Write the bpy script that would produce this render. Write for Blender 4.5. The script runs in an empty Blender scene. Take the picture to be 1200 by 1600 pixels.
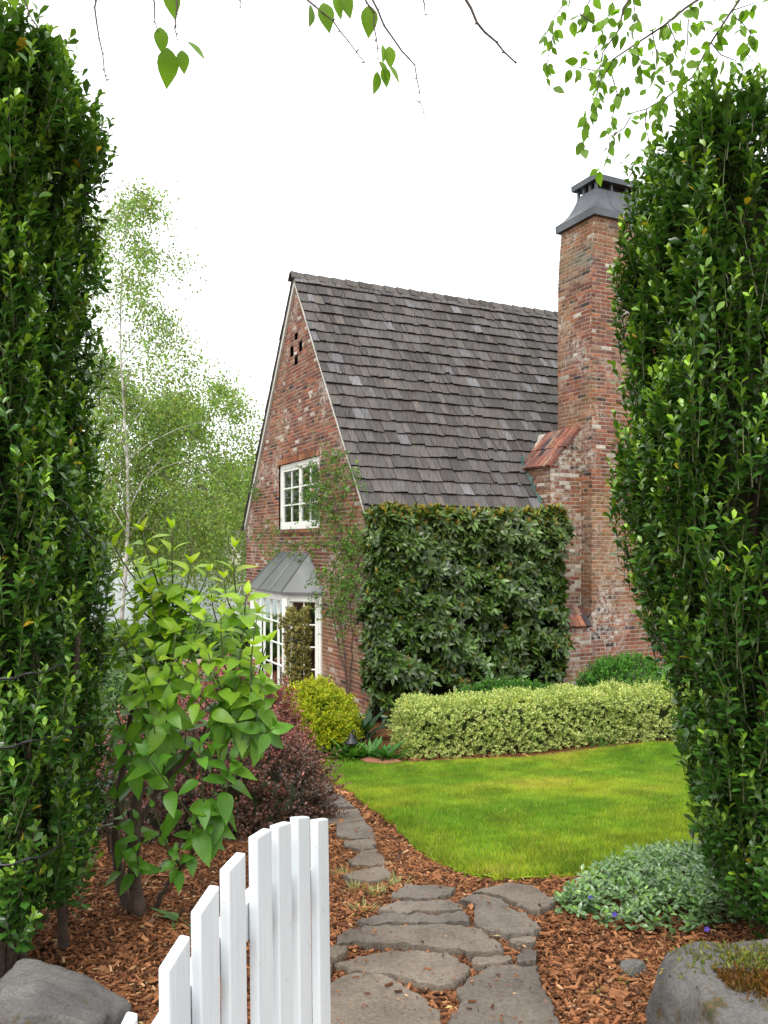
import bpy, bmesh, math, random
import numpy as np
from mathutils import Matrix, Vector

# ------------------------------------------------------------------ camera, sky, sun, exposure
SC = bpy.context.scene
COL = SC.collection
EYE = 1.6; F = 1292.0; CX = 600.0; HY = 850.0          # photograph: 1200 x 1600, horizon at y = 850
cam = bpy.data.cameras.new('camera')
cam.sensor_fit = 'VERTICAL'; cam.sensor_height = 32.0; cam.sensor_width = 24.0
cam.lens = F / 1600.0 * 32.0
cam.shift_y = (HY - 800.0) / 1600.0
cam.clip_start = 0.05; cam.clip_end = 3000.0
camo = bpy.data.objects.new('camera', cam); COL.objects.link(camo)
camo.location = (0, 0, EYE); camo.rotation_euler = (math.radians(90), 0, 0)
SC.camera = camo
SUN_EL, SUN_AZ = math.radians(56), math.radians(200)     # high, from behind the camera and a little to the left
w = bpy.data.worlds.new('World'); SC.world = w; w.use_nodes = True
wn, wl = w.node_tree.nodes, w.node_tree.links; wn.clear()
sky = wn.new('ShaderNodeTexSky'); sky.sky_type = 'NISHITA'; sky.sun_disc = False
sky.sun_elevation = SUN_EL; sky.sun_rotation = SUN_AZ; sky.dust_density = 4.0
sc_ = wn.new('ShaderNodeMix'); sc_.data_type = 'RGBA'; sc_.blend_type = 'MULTIPLY'; sc_.inputs[0].default_value = 1
sc_.inputs[7].default_value = (0.10, 0.10, 0.10, 1)
cl = wn.new('ShaderNodeMix'); cl.data_type = 'RGBA'; cl.inputs[0].default_value = 0.90
cl.inputs[7].default_value = (0.98, 0.995, 1.0, 1)
bg = wn.new('ShaderNodeBackground'); bg.inputs[1].default_value = 1.0
wo = wn.new('ShaderNodeOutputWorld')
wl.new(sky.outputs[0], sc_.inputs[6]); wl.new(sc_.outputs[2], cl.inputs[6]); wl.new(cl.outputs[2], bg.inputs[0]); wl.new(bg.outputs[0], wo.inputs[0])
sl = bpy.data.lights.new('sun', 'SUN'); sl.energy = 1.5; sl.angle = math.radians(28); sl.color = (1.0, 0.96, 0.9)
so = bpy.data.objects.new('sun', sl); COL.objects.link(so)
sdir = Vector((math.sin(SUN_AZ) * math.cos(SUN_EL), math.cos(SUN_AZ) * math.cos(SUN_EL), math.sin(SUN_EL)))
so.rotation_euler = sdir.to_track_quat('Z', 'Y').to_euler(); so.location = (0, -5, 30)
SC.view_settings.view_transform = 'Standard'; SC.view_settings.look = 'None'
SC.view_settings.exposure = 1.1; SC.view_settings.gamma = 1.0
SC.cycles.max_bounces = 6; SC.cycles.diffuse_bounces = 3; SC.cycles.glossy_bounces = 3
SC.cycles.transmission_bounces = 4; SC.cycles.transparent_max_bounces = 8

# ------------------------------------------------------------------ helpers
R = np.random.default_rng(7)
rnd = random.Random(11)

def new_mesh(name, V, faces, col=None, smooth=False, uv=None):
    me = bpy.data.meshes.new(name)
    V = np.asarray(V, dtype=np.float32)
    fs = [np.asarray(f, dtype=np.int32) for f in faces if len(f)]
    nl = sum(f.size for f in fs); nf = sum(len(f) for f in fs)
    me.vertices.add(len(V)); me.vertices.foreach_set('co', V.ravel())
    me.loops.add(nl); me.loops.foreach_set('vertex_index', np.concatenate([f.ravel() for f in fs]))
    me.polygons.add(nf)
    tot = np.concatenate([np.full(len(f), f.shape[1], dtype=np.int32) for f in fs])
    st = np.concatenate([[0], np.cumsum(tot)[:-1]]).astype(np.int32)
    me.polygons.foreach_set('loop_start', st)
    me.polygons.foreach_set('use_smooth', np.full(nf, bool(smooth)))
    if col is not None:
        a = me.attributes.new('Col', 'FLOAT_COLOR', 'POINT')
        c = np.ones((len(V), 4), dtype=np.float32); c[:, :3] = col
        a.data.foreach_set('color', c.ravel())
    if uv is not None:
        u = me.uv_layers.new(name='UVMap')
        idx = np.concatenate([f.ravel() for f in fs])
        u.data.foreach_set('uv', np.asarray(uv, dtype=np.float32)[idx].ravel())
    me.update(calc_edges=True)
    return me

def link(name, me, mat=None, parent=None, base=None, mtx=None, **props):
    """parts keep world coordinates: the parent's own translation is cancelled"""
    o = bpy.data.objects.new(name, me); COL.objects.link(o)
    if mat is not None and me is not None and not me.materials: me.materials.append(mat)
    if mtx is not None: o.matrix_basis = mtx
    if parent is not None:
        o.parent = parent
        o.matrix_parent_inverse = Matrix.Translation(-parent.location) if parent.parent is None else Matrix.Identity(4)
    for k, v in props.items(): o[k] = v
    return o

def thing(name, label, cat, loc, group=None):
    o = bpy.data.objects.new(name, None); COL.objects.link(o); o.location = loc
    o.empty_display_size = 0.1
    o['label'] = label; o['category'] = cat
    if group: o['group'] = group
    return o

def solo(name, V, faces, mat, base, label=None, cat=None, group=None, kind=None, **kw):
    V = np.asarray(V, dtype=np.float64) - np.asarray(base)
    o = link(name, new_mesh(name, V, faces, **kw), mat); o.location = base
    if label: o['label'] = label
    if cat: o['category'] = cat
    if group: o['group'] = group
    if kind: o['kind'] = kind
    return o

def at(px, py, d):                       # a pixel of the photograph at a known distance
    return np.array([(px - CX) / F * d, d, EYE + (HY - py) / F * d])

def sst(a, b, x):
    t = np.clip((x - a) / (b - a), 0, 1); return t * t * (3 - 2 * t)

def gz(x, y):                            # height of the ground
    x = np.asarray(x, dtype=float); y = np.asarray(y, dtype=float)
    t = np.clip((y - 3.6) / 6.6, 0, 1)
    z = -1.06 * (0.6 * t + 0.4 * t * t * (3 - 2 * t))
    z = z - 5.2 * sst(20.5, 42, y - 0.25 * np.minimum(x, 0) * 0)
    z = z + 0.012 * np.sin(2.1 * x + 1.3 * y) + 0.010 * np.sin(3.7 * y - 1.9 * x)
    return z

def ground(px, py):                      # where the ray through a pixel meets the ground
    lo, hi = 1.2, 1.2
    f = lambda d: EYE + (HY - py) / F * d - float(gz((px - CX) / F * d, d))
    while f(hi) > 0 and hi < 60: lo = hi; hi += 0.1
    for _ in range(30):
        m = (lo + hi) / 2
        if f(m) > 0: lo = m
        else: hi = m
    return np.array([(px - CX) / F * lo, lo, float(gz((px - CX) / F * lo, lo))])

def unit(a):
    a = np.asarray(a, dtype=float); return a / np.maximum(np.linalg.norm(a, axis=-1, keepdims=True), 1e-9)

_ph = np.random.default_rng(3).uniform(0, 6.28, (40, 4)); _fr = np.random.default_rng(4).normal(0, 1, (40, 3))
def nz(P, scale, k=0):                   # smooth noise in about -1..1
    P = np.asarray(P, dtype=float) * scale; s = 0
    for i in range(6):
        f = _fr[(i + k * 6) % 40]; q = _ph[(i + k * 6) % 40]
        s = s + np.sin(P @ (f * (1 + 0.35 * i)) + q[0] + 1.7 * np.sin(P[..., (i % 3)] * (0.8 + 0.2 * i) + q[1]))
    return s / 4.0

def inpoly(x, y, poly):
    ins = np.zeros(np.shape(x), dtype=bool); n = len(poly); j = n - 1
    for i in range(n):
        xi, yi = poly[i][0], poly[i][1]; xj, yj = poly[j][0], poly[j][1]
        c = ((yi > y) != (yj > y)) & (x < (xj - xi) * (y - yi) / (yj - yi + 1e-12) + xi)
        ins ^= c; j = i
    return ins

class MB:                                # small mesh builder for boxes, tubes, prisms
    def __init__(s): s.V = []; s.F3 = []; s.F4 = []; s.FN = []; s.C = []; s.n = 0
    def add(s, V, F, col=(1, 1, 1)):
        k = s.n; V = [tuple(v) for v in V]; s.V += V; s.C += [col] * len(V); s.n += len(V)
        for f in F:
            f = [i + k for i in f]
            (s.F3 if len(f) == 3 else s.F4 if len(f) == 4 else s.FN).append(f)
    def hexa(s, P, col=(1, 1, 1), back=True):   # 8 corners: bottom ring 0-3, top ring 4-7
        F = [(3, 2, 1, 0), (4, 5, 6, 7), (0, 1, 5, 4), (1, 2, 6, 5), (2, 3, 7, 6), (3, 0, 4, 7)]
        s.add(P, F, col)
    def box(s, o, ax, ay, az, col=(1, 1, 1)):   # corner o and three edge vectors
        o, ax, ay, az = map(np.asarray, (o, ax, ay, az))
        s.hexa([o, o + ax, o + ax + ay, o + ay, o + az, o + ax + az, o + ax + ay + az, o + ay + az], col)
    def tube(s, pts, rad, n=6, col=(1, 1, 1), cap=True):
        pts = [np.asarray(p, dtype=float) for p in pts]; m = len(pts)
        if not hasattr(rad, '__len__'): rad = [rad] * m
        V = []
        for i, p in enumerate(pts):
            t = unit(pts[min(i + 1, m - 1)] - pts[max(i - 1, 0)])
            a = np.cross(t, (0.31, 0.17, 0.94) if abs(t[2]) < 0.9 else (0.97, 0.21, 0.1)); a = unit(a); b = np.cross(t, a)
            for k in range(n):
                q = 2 * math.pi * k / n
                V.append(p + rad[i] * (math.cos(q) * a + math.sin(q) * b))
        Fs = [(i * n + k, i * n + (k + 1) % n, (i + 1) * n + (k + 1) % n, (i + 1) * n + k) for i in range(m - 1) for k in range(n)]
        if cap: Fs += [tuple(range(n))[::-1], tuple(range((m - 1) * n, m * n))]
        s.add(V, Fs, col)
    def build(s, name, mat, parent=None, smooth=False, **props):
        F = [s.F3, s.F4] 
        byn = {}
        for f in s.FN: byn.setdefault(len(f), []).append(f)
        F += list(byn.values())
        me = new_mesh(name, s.V, F, col=np.array(s.C, dtype=np.float32), smooth=smooth)
        return link(name, me, mat, parent, **props)
    def solo(s, name, mat, base, label, cat, group=None, smooth=False, kind=None):
        byn = {}
        for f in s.FN: byn.setdefault(len(f), []).append(f)
        return solo(name, s.V, [s.F3, s.F4] + list(byn.values()), mat, base, label, cat, group, kind, col=np.array(s.C, dtype=np.float32), smooth=smooth)

# ------------------------------------------------------------------ materials
def nodes(name):
    m = bpy.data.materials.new(name); m.use_nodes = True
    t = m.node_tree; b = t.nodes['Principled BSDF']; o = t.nodes['Material Output']
    return m, t, b, o
def N(t, kind, **kw):
    n = t.nodes.new(kind)
    for k, v in kw.items(): setattr(n, k, v)
    return n
def noise(t, scale, detail=3.0, rough=0.55, vec=None, stretch=None):
    n = N(t, 'ShaderNodeTexNoise'); n.inputs['Scale'].default_value = scale
    n.inputs['Detail'].default_value = detail; n.inputs['Roughness'].default_value = rough
    g = N(t, 'ShaderNodeNewGeometry'); src = vec or g.outputs['Position']
    if stretch:
        mp = N(t, 'ShaderNodeMapping'); mp.inputs['Scale'].default_value = stretch[0]; mp.inputs['Rotation'].default_value = stretch[1]
        t.links.new(src, mp.inputs['Vector']); src = mp.outputs[0]
    t.links.new(src, n.inputs['Vector']); return n.outputs['Fac']
def ramp(t, src, stops):
    r = N(t, 'ShaderNodeValToRGB'); e = r.color_ramp.elements
    while len(e) < len(stops): e.new(0.5)
    for i, (p, c) in enumerate(stops):
        e[i].position = p; e[i].color = (c[0], c[1], c[2], 1) if hasattr(c, '__len__') else (c, c, c, 1)
    t.links.new(src, r.inputs[0]); return r.outputs[0]
def mix(t, fac, a, b, mode='MIX'):
    m = N(t, 'ShaderNodeMix', data_type='RGBA', blend_type=mode)
    for i, v in ((0, fac), (6, a), (7, b)):
        if hasattr(v, 'is_linked') or hasattr(v, 'node'): t.links.new(v, m.inputs[i])
        elif i == 0: m.inputs[0].default_value = v
        else: m.inputs[i].default_value = (v[0], v[1], v[2], 1)
    return m.outputs[2]
def attr(t, name='Col'):
    a = N(t, 'ShaderNodeAttribute', attribute_name=name); return a.outputs['Color']
def bump(t, b, h, strength=0.5, dist=0.01):
    n = N(t, 'ShaderNodeBump'); n.inputs['Strength'].default_value = strength; n.inputs['Distance'].default_value = dist
    t.links.new(h, n.inputs['Height']); t.links.new(n.outputs[0], b.inputs['Normal'])

def leaf_mat(name, rough=0.45, trans=0.3, spec=0.5, vein=False):
    m, t, b, o = nodes(name)
    c = attr(t)
    c = mix(t, 1.0, c, ramp(t, noise(t, 9, 2), [(0.3, (0.72, 0.76, 0.7)), (0.7, (1.22, 1.18, 1.15))]), 'MULTIPLY')
    if vein:
        uvn = N(t, 'ShaderNodeUVMap', uv_map='UVMap')
        sp = N(t, 'ShaderNodeSeparateXYZ'); t.links.new(uvn.outputs[0], sp.inputs[0])
        ab = N(t, 'ShaderNodeMath', operation='ABSOLUTE'); t.links.new(sp.outputs[0], ab.inputs[0])
        m1 = N(t, 'ShaderNodeMath', operation='MULTIPLY'); t.links.new(ab.outputs[0], m1.inputs[0]); m1.inputs[1].default_value = 0.9
        su = N(t, 'ShaderNodeMath', operation='SUBTRACT'); t.links.new(sp.outputs[1], su.inputs[0]); t.links.new(m1.outputs[0], su.inputs[1])
        fr = N(t, 'ShaderNodeMath', operation='MULTIPLY'); t.links.new(su.outputs[0], fr.inputs[0]); fr.inputs[1].default_value = 44.0
        si = N(t, 'ShaderNodeMath', operation='SINE'); t.links.new(fr.outputs[0], si.inputs[0])
        v = ramp(t, si.outputs[0], [(0.0, 0.0), (0.75, 0.15), (1.0, 1.0)])
        mid = ramp(t, ab.outputs[0], [(0.0, 1.0), (0.035, 0.0)])
        vv = mix(t, 1.0, v, mid, 'LIGHTEN')
        c = mix(t, ramp(t, vv, [(0.3, 0.0), (1.0, 0.30)]), c, mix(t, 1.0, c, (1.6, 1.5, 1.7), 'MULTIPLY'))
        bump(t, b, vv, -0.5, 0.003)
    t.links.new(c, b.inputs['Base Color'])
    b.inputs['Roughness'].default_value = rough; b.inputs['Specular IOR Level'].default_value = spec
    if trans:
        tr = N(t, 'ShaderNodeBsdfTranslucent'); mx = N(t, 'ShaderNodeMixShader'); mx.inputs[0].default_value = trans
        t.links.new(mix(t, 1.0, c, (1.5, 1.6, 0.7), 'MULTIPLY'), tr.inputs[0])
        t.links.new(b.outputs[0], mx.inputs[1]); t.links.new(tr.outputs[0], mx.inputs[2]); t.links.new(mx.outputs[0], o.inputs[0])
    return m

def plain(name, color, rough=0.6, metal=0.0, nscale=8, nvar=0.25, bstr=0.2, bdist=0.004, spec=0.5, use_col=False):
    m, t, b, o = nodes(name)
    base = attr(t) if use_col else color
    n = noise(t, nscale, 4)
    c = mix(t, 1.0, base if use_col else color, ramp(t, n, [(0.3, (1 - nvar,) * 3), (0.7, (1 + nvar,) * 3)]), 'MULTIPLY')
    t.links.new(c, b.inputs['Base Color'])
    b.inputs['Roughness'].default_value = rough; b.inputs['Metallic'].default_value = metal; b.inputs['Specular IOR Level'].default_value = spec
    if bstr: bump(t, b, noise(t, nscale * 8, 3), bstr, bdist)
    return m

def brick_mat():
    m, t, b, o = nodes('weathered brick')
    c = attr(t)
    c = mix(t, 1.0, c, ramp(t, noise(t, 22, 4, 0.65), [(0.25, (0.6, 0.6, 0.62)), (0.75, (1.35, 1.3, 1.25))]), 'MULTIPLY')
    # remains of old limewash, with a shape of their own
    big = ramp(t, noise(t, 0.9, 3, 0.6), [(0.50, 0.0), (0.64, 1.0)])
    fine = ramp(t, noise(t, 13, 5, 0.7), [(0.46, 0.0), (0.58, 0.95)])
    c = mix(t, mix(t, 1.0, big, fine, 'MULTIPLY'), c, (0.45, 0.41, 0.36))
    # ochre lichen on the gable
    li = mix(t, 1.0, ramp(t, noise(t, 0.7, 3, 0.6, stretch=((1, 1, 1), (0.4, 0.2, 0.9))), [(0.5, 0.0), (0.68, 0.7)]), ramp(t, noise(t, 30, 3), [(0.4, 0.2), (0.6, 1.0)]), 'MULTIPLY')
    c = mix(t, li, c, (0.27, 0.16, 0.055))
    t.links.new(c, b.inputs['Base Color']); b.inputs['Roughness'].default_value = 0.9; b.inputs['Specular IOR Level'].default_value = 0.2
    bump(t, b, noise(t, 70, 4, 0.7), 0.5, 0.004)
    return m

def shake_mat():
    m, t, b, o = nodes('weathered cedar shake')
    c = attr(t)
    # grain runs up the slope: stretched noise in the house's own axes
    rot = (0, 0, -math.atan2(0.437, 0.899))
    g = noise(t, 3.0, 5, 0.7, stretch=((22, 1.2, 1.2), rot))
    c = mix(t, 1.0, c, ramp(t, g, [(0.3, (0.45, 0.45, 0.47)), (0.5, (0.9, 0.9, 0.9)), (0.72, (1.45, 1.43, 1.42))]), 'MULTIPLY')
    c = mix(t, ramp(t, noise(t, 1.3, 3), [(0.52, 0.0), (0.72, 0.35)]), c, (0.06, 0.055, 0.05))
    t.links.new(c, b.inputs['Base Color']); b.inputs['Roughness'].default_value = 0.85; b.inputs['Specular IOR Level'].default_value = 0.25
    bump(t, b, g, 0.7, 0.012)
    return m

def stone_mat(name, c0, c1, moss=0.0, scale=1.0, vary_obj=False):
    m, t, b, o = nodes(name)
    a = noise(t, 2.6 * scale, 6, 0.62)
    c = ramp(t, a, [(0.28, c0), (0.5, tuple((x + y) / 2 for x, y in zip(c0, c1))), (0.72, c1)])
    sp = ramp(t, noise(t, 70 * scale, 6, 0.75), [(0.30, (0.55, 0.55, 0.55)), (0.5, (1, 1, 1)), (0.68, (1.25, 1.25, 1.25))])
    c = mix(t, 1.0, c, sp, 'MULTIPLY')
    if vary_obj:
        oi = N(t, 'ShaderNodeObjectInfo'); c = mix(t, 1.0, c, ramp(t, oi.outputs['Random'], [(0.0, (0.78, 0.80, 0.84)), (0.5, (1.0, 0.98, 0.95)), (1.0, (1.14, 1.08, 1.0))]), 'MULTIPLY')
        c = mix(t, ramp(t, noise(t, 7, 6, 0.7), [(0.55, 0.0), (0.68, 0.5)]), c, (0.085, 0.06, 0.045))
    if moss:
        f = ramp(t, noise(t, 5.5, 5, 0.65), [(0.56, 0.0), (0.63, moss)])
        c = mix(t, f, c, ramp(t, noise(t, 60, 2), [(0.4, (0.05, 0.055, 0.015)), (0.6, (0.13, 0.075, 0.015))]))
    t.links.new(c, b.inputs['Base Color']); b.inputs['Roughness'].default_value = 0.85; b.inputs['Specular IOR Level'].default_value = 0.3
    v = N(t, 'ShaderNodeTexVoronoi'); v.inputs['Scale'].default_value = 38 * scale; v.inputs['Randomness'].default_value = 1.0
    g = N(t, 'ShaderNodeNewGeometry'); t.links.new(g.outputs['Position'], v.inputs['Vector'])
    h = mix(t, 0.18, mix(t, 0.45, noise(t, 11 * scale, 9, 0.72), noise(t, 48 * scale, 6, 0.75)), ramp(t, v.outputs['Distance'], [(0.0, 0.0), (0.28, 1.0)]), 'MULTIPLY')
    bump(t, b, h, 1.0, 0.022)
    return m

def ground_mat():
    m, t, b, o = nodes('bark mulch and soil')
    n1 = noise(t, 45, 6, 0.75); n2 = noise(t, 1.2, 3)
    c = ramp(t, n1, [(0.3, (0.035, 0.014, 0.008)), (0.5, (0.13, 0.05, 0.022)), (0.7, (0.26, 0.11, 0.05))])
    c = mix(t, ramp(t, n2, [(0.45, 0.0), (0.75, 0.5)]), c, (0.07, 0.04, 0.025))
    t.links.new(c, b.inputs['Base Color']); b.inputs['Roughness'].default_value = 0.95; b.inputs['Specular IOR Level'].default_value = 0.1
    bump(t, b, n1, 1.0, 0.03)
    return m

def lawn_mat():
    m, t, b, o = nodes('lawn sward')
    c = ramp(t, noise(t, 1.1, 4, 0.6), [(0.3, (0.13, 0.24, 0.016)), (0.5, (0.23, 0.31, 0.02)), (0.72, (0.36, 0.35, 0.045))])
    c = mix(t, 1.0, c, ramp(t, noise(t, 60, 3), [(0.3, (0.6, 0.6, 0.6)), (0.7, (1.25, 1.25, 1.2))]), 'MULTIPLY')
    t.links.new(c, b.inputs['Base Color']); b.inputs['Roughness'].default_value = 0.7; b.inputs['Specular IOR Level'].default_value = 0.15
    bump(t, b, noise(t, 90, 3), 0.8, 0.02)
    return m

def glass_mat():
    m, t, b, o = nodes('window glass')
    gl = N(t, 'ShaderNodeBsdfGlossy'); gl.inputs['Roughness'].default_value = 0.03; gl.inputs['Color'].default_value = (0.9, 0.95, 0.95, 1)
    tr = N(t, 'ShaderNodeBsdfTransparent'); tr.inputs[0].default_value = (0.72, 0.78, 0.76, 1)
    fr = N(t, 'ShaderNodeFresnel'); fr.inputs[0].default_value = 1.9
    mx = N(t, 'ShaderNodeMixShader'); t.links.new(fr.outputs[0], mx.inputs[0]); t.links.new(tr.outputs[0], mx.inputs[1]); t.links.new(gl.outputs[0], mx.inputs[2])
    t.links.new(mx.outputs[0], o.inputs[0]); return m

def water_mat():
    m, t, b, o = nodes('lake water')
    b.inputs['Base Color'].default_value = (0.10, 0.13, 0.13, 1); b.inputs['Roughness'].default_value = 0.12; b.inputs['Specular IOR Level'].default_value = 0.8
    bump(t, b, noise(t, 0.9, 5, 0.65, stretch=((1, 2.2, 1), (0, 0, 0.3))), 0.8, 0.35)
    return m

def white_paint(name, color=(0.78, 0.79, 0.79)):
    m, t, b, o = nodes(name)
    c = mix(t, 1.0, color, ramp(t, noise(t, 7, 5, 0.6, stretch=((1, 1, 0.2), (0, 0, 0))), [(0.3, (0.86, 0.88, 0.89)), (0.62, (1.02, 1.02, 1.02))]), 'MULTIPLY')
    c = mix(t, ramp(t, noise(t, 38, 3, 0.6), [(0.66, 0.0), (0.74, 0.35)]), c, (0.42, 0.42, 0.36))
    t.links.new(c, b.inputs['Base Color']); b.inputs['Roughness'].default_value = 0.38
    bump(t, b, noise(t, 25, 4, 0.6, stretch=((3, 3, 0.35), (0, 0, 0))), 0.45, 0.004)
    return m

M = dict(
    brick=brick_mat(), mortar=plain('lime mortar', (0.34, 0.30, 0.25), 0.95, nscale=5, nvar=0.3, bstr=0.5),
    shake=shake_mat(), ground=ground_mat(), lawn=lawn_mat(), glass=glass_mat(), water=water_mat(),
    white=white_paint('white gate paint', (0.72, 0.765, 0.79)), capbrick=plain('cap brick', (1, 1, 1), 0.9, nscale=18, nvar=0.4, bstr=0.6, use_col=True), trim=white_paint('window trim paint', (0.74, 0.75, 0.70)),
    rake=plain('weathered rake board', (0.50, 0.50, 0.45), 0.6, nscale=3, nvar=0.15),
    zinc=plain('grey zinc sheet', (0.115, 0.122, 0.122), 0.55, metal=0.3, nscale=2.2, nvar=0.2, bstr=0.1),
    lead=plain('dull zinc sheet', (0.085, 0.093, 0.103), 0.5, metal=0.45, nscale=2.2, nvar=0.3, bstr=0.15),
    verdigris=plain('verdigris copper', (0.10, 0.19, 0.17), 0.7, metal=0.2, nscale=4, nvar=0.4),
    black=plain('dark painted metal', (0.02, 0.02, 0.022), 0.45, metal=0.3, nscale=10),
    dark=plain('dark timber', (0.035, 0.028, 0.022), 0.8, nscale=6),
    flag=stone_mat('basalt flagstone', (0.095, 0.080, 0.067), (0.235, 0.202, 0.168), vary_obj=True),
    rock=stone_mat('grey boulder', (0.075, 0.073, 0.07), (0.215, 0.205, 0.195), moss=0.85, scale=1.3),
    bark=plain('shrub bark', (0.075, 0.05, 0.036), 0.9, nscale=14, nvar=0.5, bstr=0.8, bdist=0.01),
    twig=plain('twig bark', (0.06, 0.045, 0.035), 0.8, nscale=20, nvar=0.3),
    greenstem=plain('green stems', (0.065, 0.075, 0.026), 0.7, nscale=20, nvar=0.3, bstr=0),
    birchbark=plain('birch bark', (0.42, 0.40, 0.36), 0.8, nscale=5, nvar=0.75, bstr=0.4),
    chip=plain('bark chips', (1, 1, 1), 0.9, nscale=30, nvar=0.25, bstr=0.0, spec=0.15, use_col=True),
    grass=leaf_mat('grass blades', 0.55, 0.45, 0.25),
    glossy=leaf_mat('glossy evergreen leaf', 0.27, 0.16, 0.5), rhodo=leaf_mat('leathery leaf', 0.36, 0.12, 0.45),
    soft=leaf_mat('soft leaf', 0.5, 0.32, 0.35), thin=leaf_mat('thin birch leaf', 0.5, 0.5, 0.35),
    bigleaf=leaf_mat('broad veined leaf', 0.42, 0.40, 0.4, vein=True),
    petal=leaf_mat('petal', 0.6, 0.3, 0.2), core=plain('inner twigs', (0.04, 0.05, 0.02), 0.95, nscale=12, nvar=0.4, bstr=0.6),
    stucco=plain('pale far wall', (0.55, 0.5, 0.42), 0.9, nscale=1), farroof=plain('far roof', (0.14, 0.12, 0.11), 0.9, nscale=1),
    redstone=plain('red edging brick', (0.27, 0.09, 0.06), 0.85, nscale=30, nvar=0.3, bstr=0.5),
    room=plain('room plaster', (0.30, 0.27, 0.22), 0.9, nscale=2, nvar=0.1, bstr=0),
    wood=plain('warm wood', (0.22, 0.10, 0.045), 0.5, nscale=6),
)

# ------------------------------------------------------------------ leaves
def template(kind, w=0.5, fold=0.25, droop=0.12):
    """unit leaf along +y, upper side +z"""
    if kind == 'diamond':
        V = [(0, 0, 0), (-w / 2, 0.45, fold * w / 2), (0, 1, -droop), (w / 2, 0.45, fold * w / 2)]
        return np.array(V), [np.array([(0, 2, 1), (0, 3, 2)])]
    if kind == 'ell4':
        V = [(0, 0, 0), (-w / 2, 0.5, fold * w / 2 - droop * .25), (0, 1, -droop), (w / 2, 0.5, fold * w / 2 - droop * .25), (0, 0.5, -droop * .25)]
        return np.array(V), [np.array([(0, 4, 1), (1, 4, 2), (0, 3, 4), (4, 3, 2)])]
    if kind == 'blade':
        V = [(-w / 2, 0, 0), (w / 2, 0, 0), (0, 1, -droop)]
        return np.array(V), [np.array([(0, 1, 2)])]
    prof = {'obovate': [(0.0, 0.05), (0.38, 0.72), (0.72, 1.0), (1.0, 0.0)], 'ovate': [(0.0, 0.1), (0.28, 1.0), (0.66, 0.72), (1.0, 0.0)],
            'ellip': [(0.0, 0.05), (0.32, 0.92), (0.68, 0.9), (1.0, 0.0)],
            'broad': [(0.0, 0.0), (0.1, 0.5), (0.25, 0.9), (0.42, 1.0), (0.6, 0.84), (0.78, 0.5), (0.9, 0.22), (1.0, 0.0)]}[kind]
    V = []; 
    for y, h in prof:
        z = -droop * y * y * 1.4 + 0.10 * droop * math.sin(6 * y)
        V += [(-h * w / 2, y, z + fold * h * w / 2), (0, y, z), (h * w / 2, y, z + fold * h * w / 2)]
    Fq = []
    for i in range(len(prof) - 1):
        a = 3 * i; b = a + 3
        Fq += [(a, a + 1, b + 1, b), (a + 1, a + 2, b + 2, b + 1)]
    return np.array(V), [np.array(Fq)]

def leaf_frames(D, Nn):
    Y = unit(D); Z = Nn - (Nn * Y).sum(1, keepdims=True) * Y; Z = unit(Z); X = np.cross(Y, Z)
    return X, Y, Z

def build_leaves(name, parent, mat, tmpl, P, D, Nn, S, C, singles=0, score=None, single_name='leaf', smooth=True, uv=False):
    """every leaf is real; the ones that show largest become objects of their own, the rest one part"""
    T, F = tmpl; P = np.asarray(P); n = len(P); S = np.asarray(S)
    X, Y, Z = leaf_frames(np.asarray(D), np.asarray(Nn))
    sel = np.zeros(n, dtype=bool)
    if singles:
        if score is None: score = S / np.maximum(np.linalg.norm(P - np.array([0, 0, EYE]), axis=1), 0.3)
        sel[np.argsort(-score)[:singles]] = True
        idx = np.nonzero(sel)[0]; K = 8
        order = idx[np.argsort(C[idx].sum(1))]
        for g, part in enumerate(np.array_split(order, K)):
            if not len(part): continue
            c = C[part].mean(0)
            me = new_mesh(single_name, T, F, col=np.tile(c, (len(T), 1)), smooth=smooth, uv=np.stack([T[:, 0], T[:, 1]], 1) if uv else None)
            me.materials.append(mat)
            for i in part:
                s = float(S[i]); m = Matrix(((X[i][0] * s, Y[i][0] * s, Z[i][0] * s, P[i][0]), (X[i][1] * s, Y[i][1] * s, Z[i][1] * s, P[i][1]), (X[i][2] * s, Y[i][2] * s, Z[i][2] * s, P[i][2]), (0, 0, 0, 1)))
                link(single_name, me, None, parent, mtx=m)
    r = ~sel
    if r.sum() == 0: return None
    s = S[r][:, None, None]
    V = P[r][:, None, :] + s * (T[None, :, 0:1] * X[r][:, None, :] + T[None, :, 1:2] * Y[r][:, None, :] + T[None, :, 2:3] * Z[r][:, None, :])
    m = len(T); k = r.sum(); off = (np.arange(k) * m)[:, None, None]
    FF = [(f[None] + off).reshape(-1, f.shape[1]) for f in F]
    me = new_mesh(name, V.reshape(-1, 3), FF, col=np.repeat(C[r], m, axis=0), smooth=smooth, uv=np.tile(np.stack([T[:, 0], T[:, 1]], 1), (k, 1)) if uv else None)
    return link(name, me, mat, parent, kind='stuff')

def perp(D):
    h = np.where(np.abs(D[:, 2:3]) < 0.9, np.array([[0, 0, 1.0]]), np.array([[1.0, 0, 0]]))
    A = unit(np.cross(D, h)); return A, np.cross(D, A)

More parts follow.
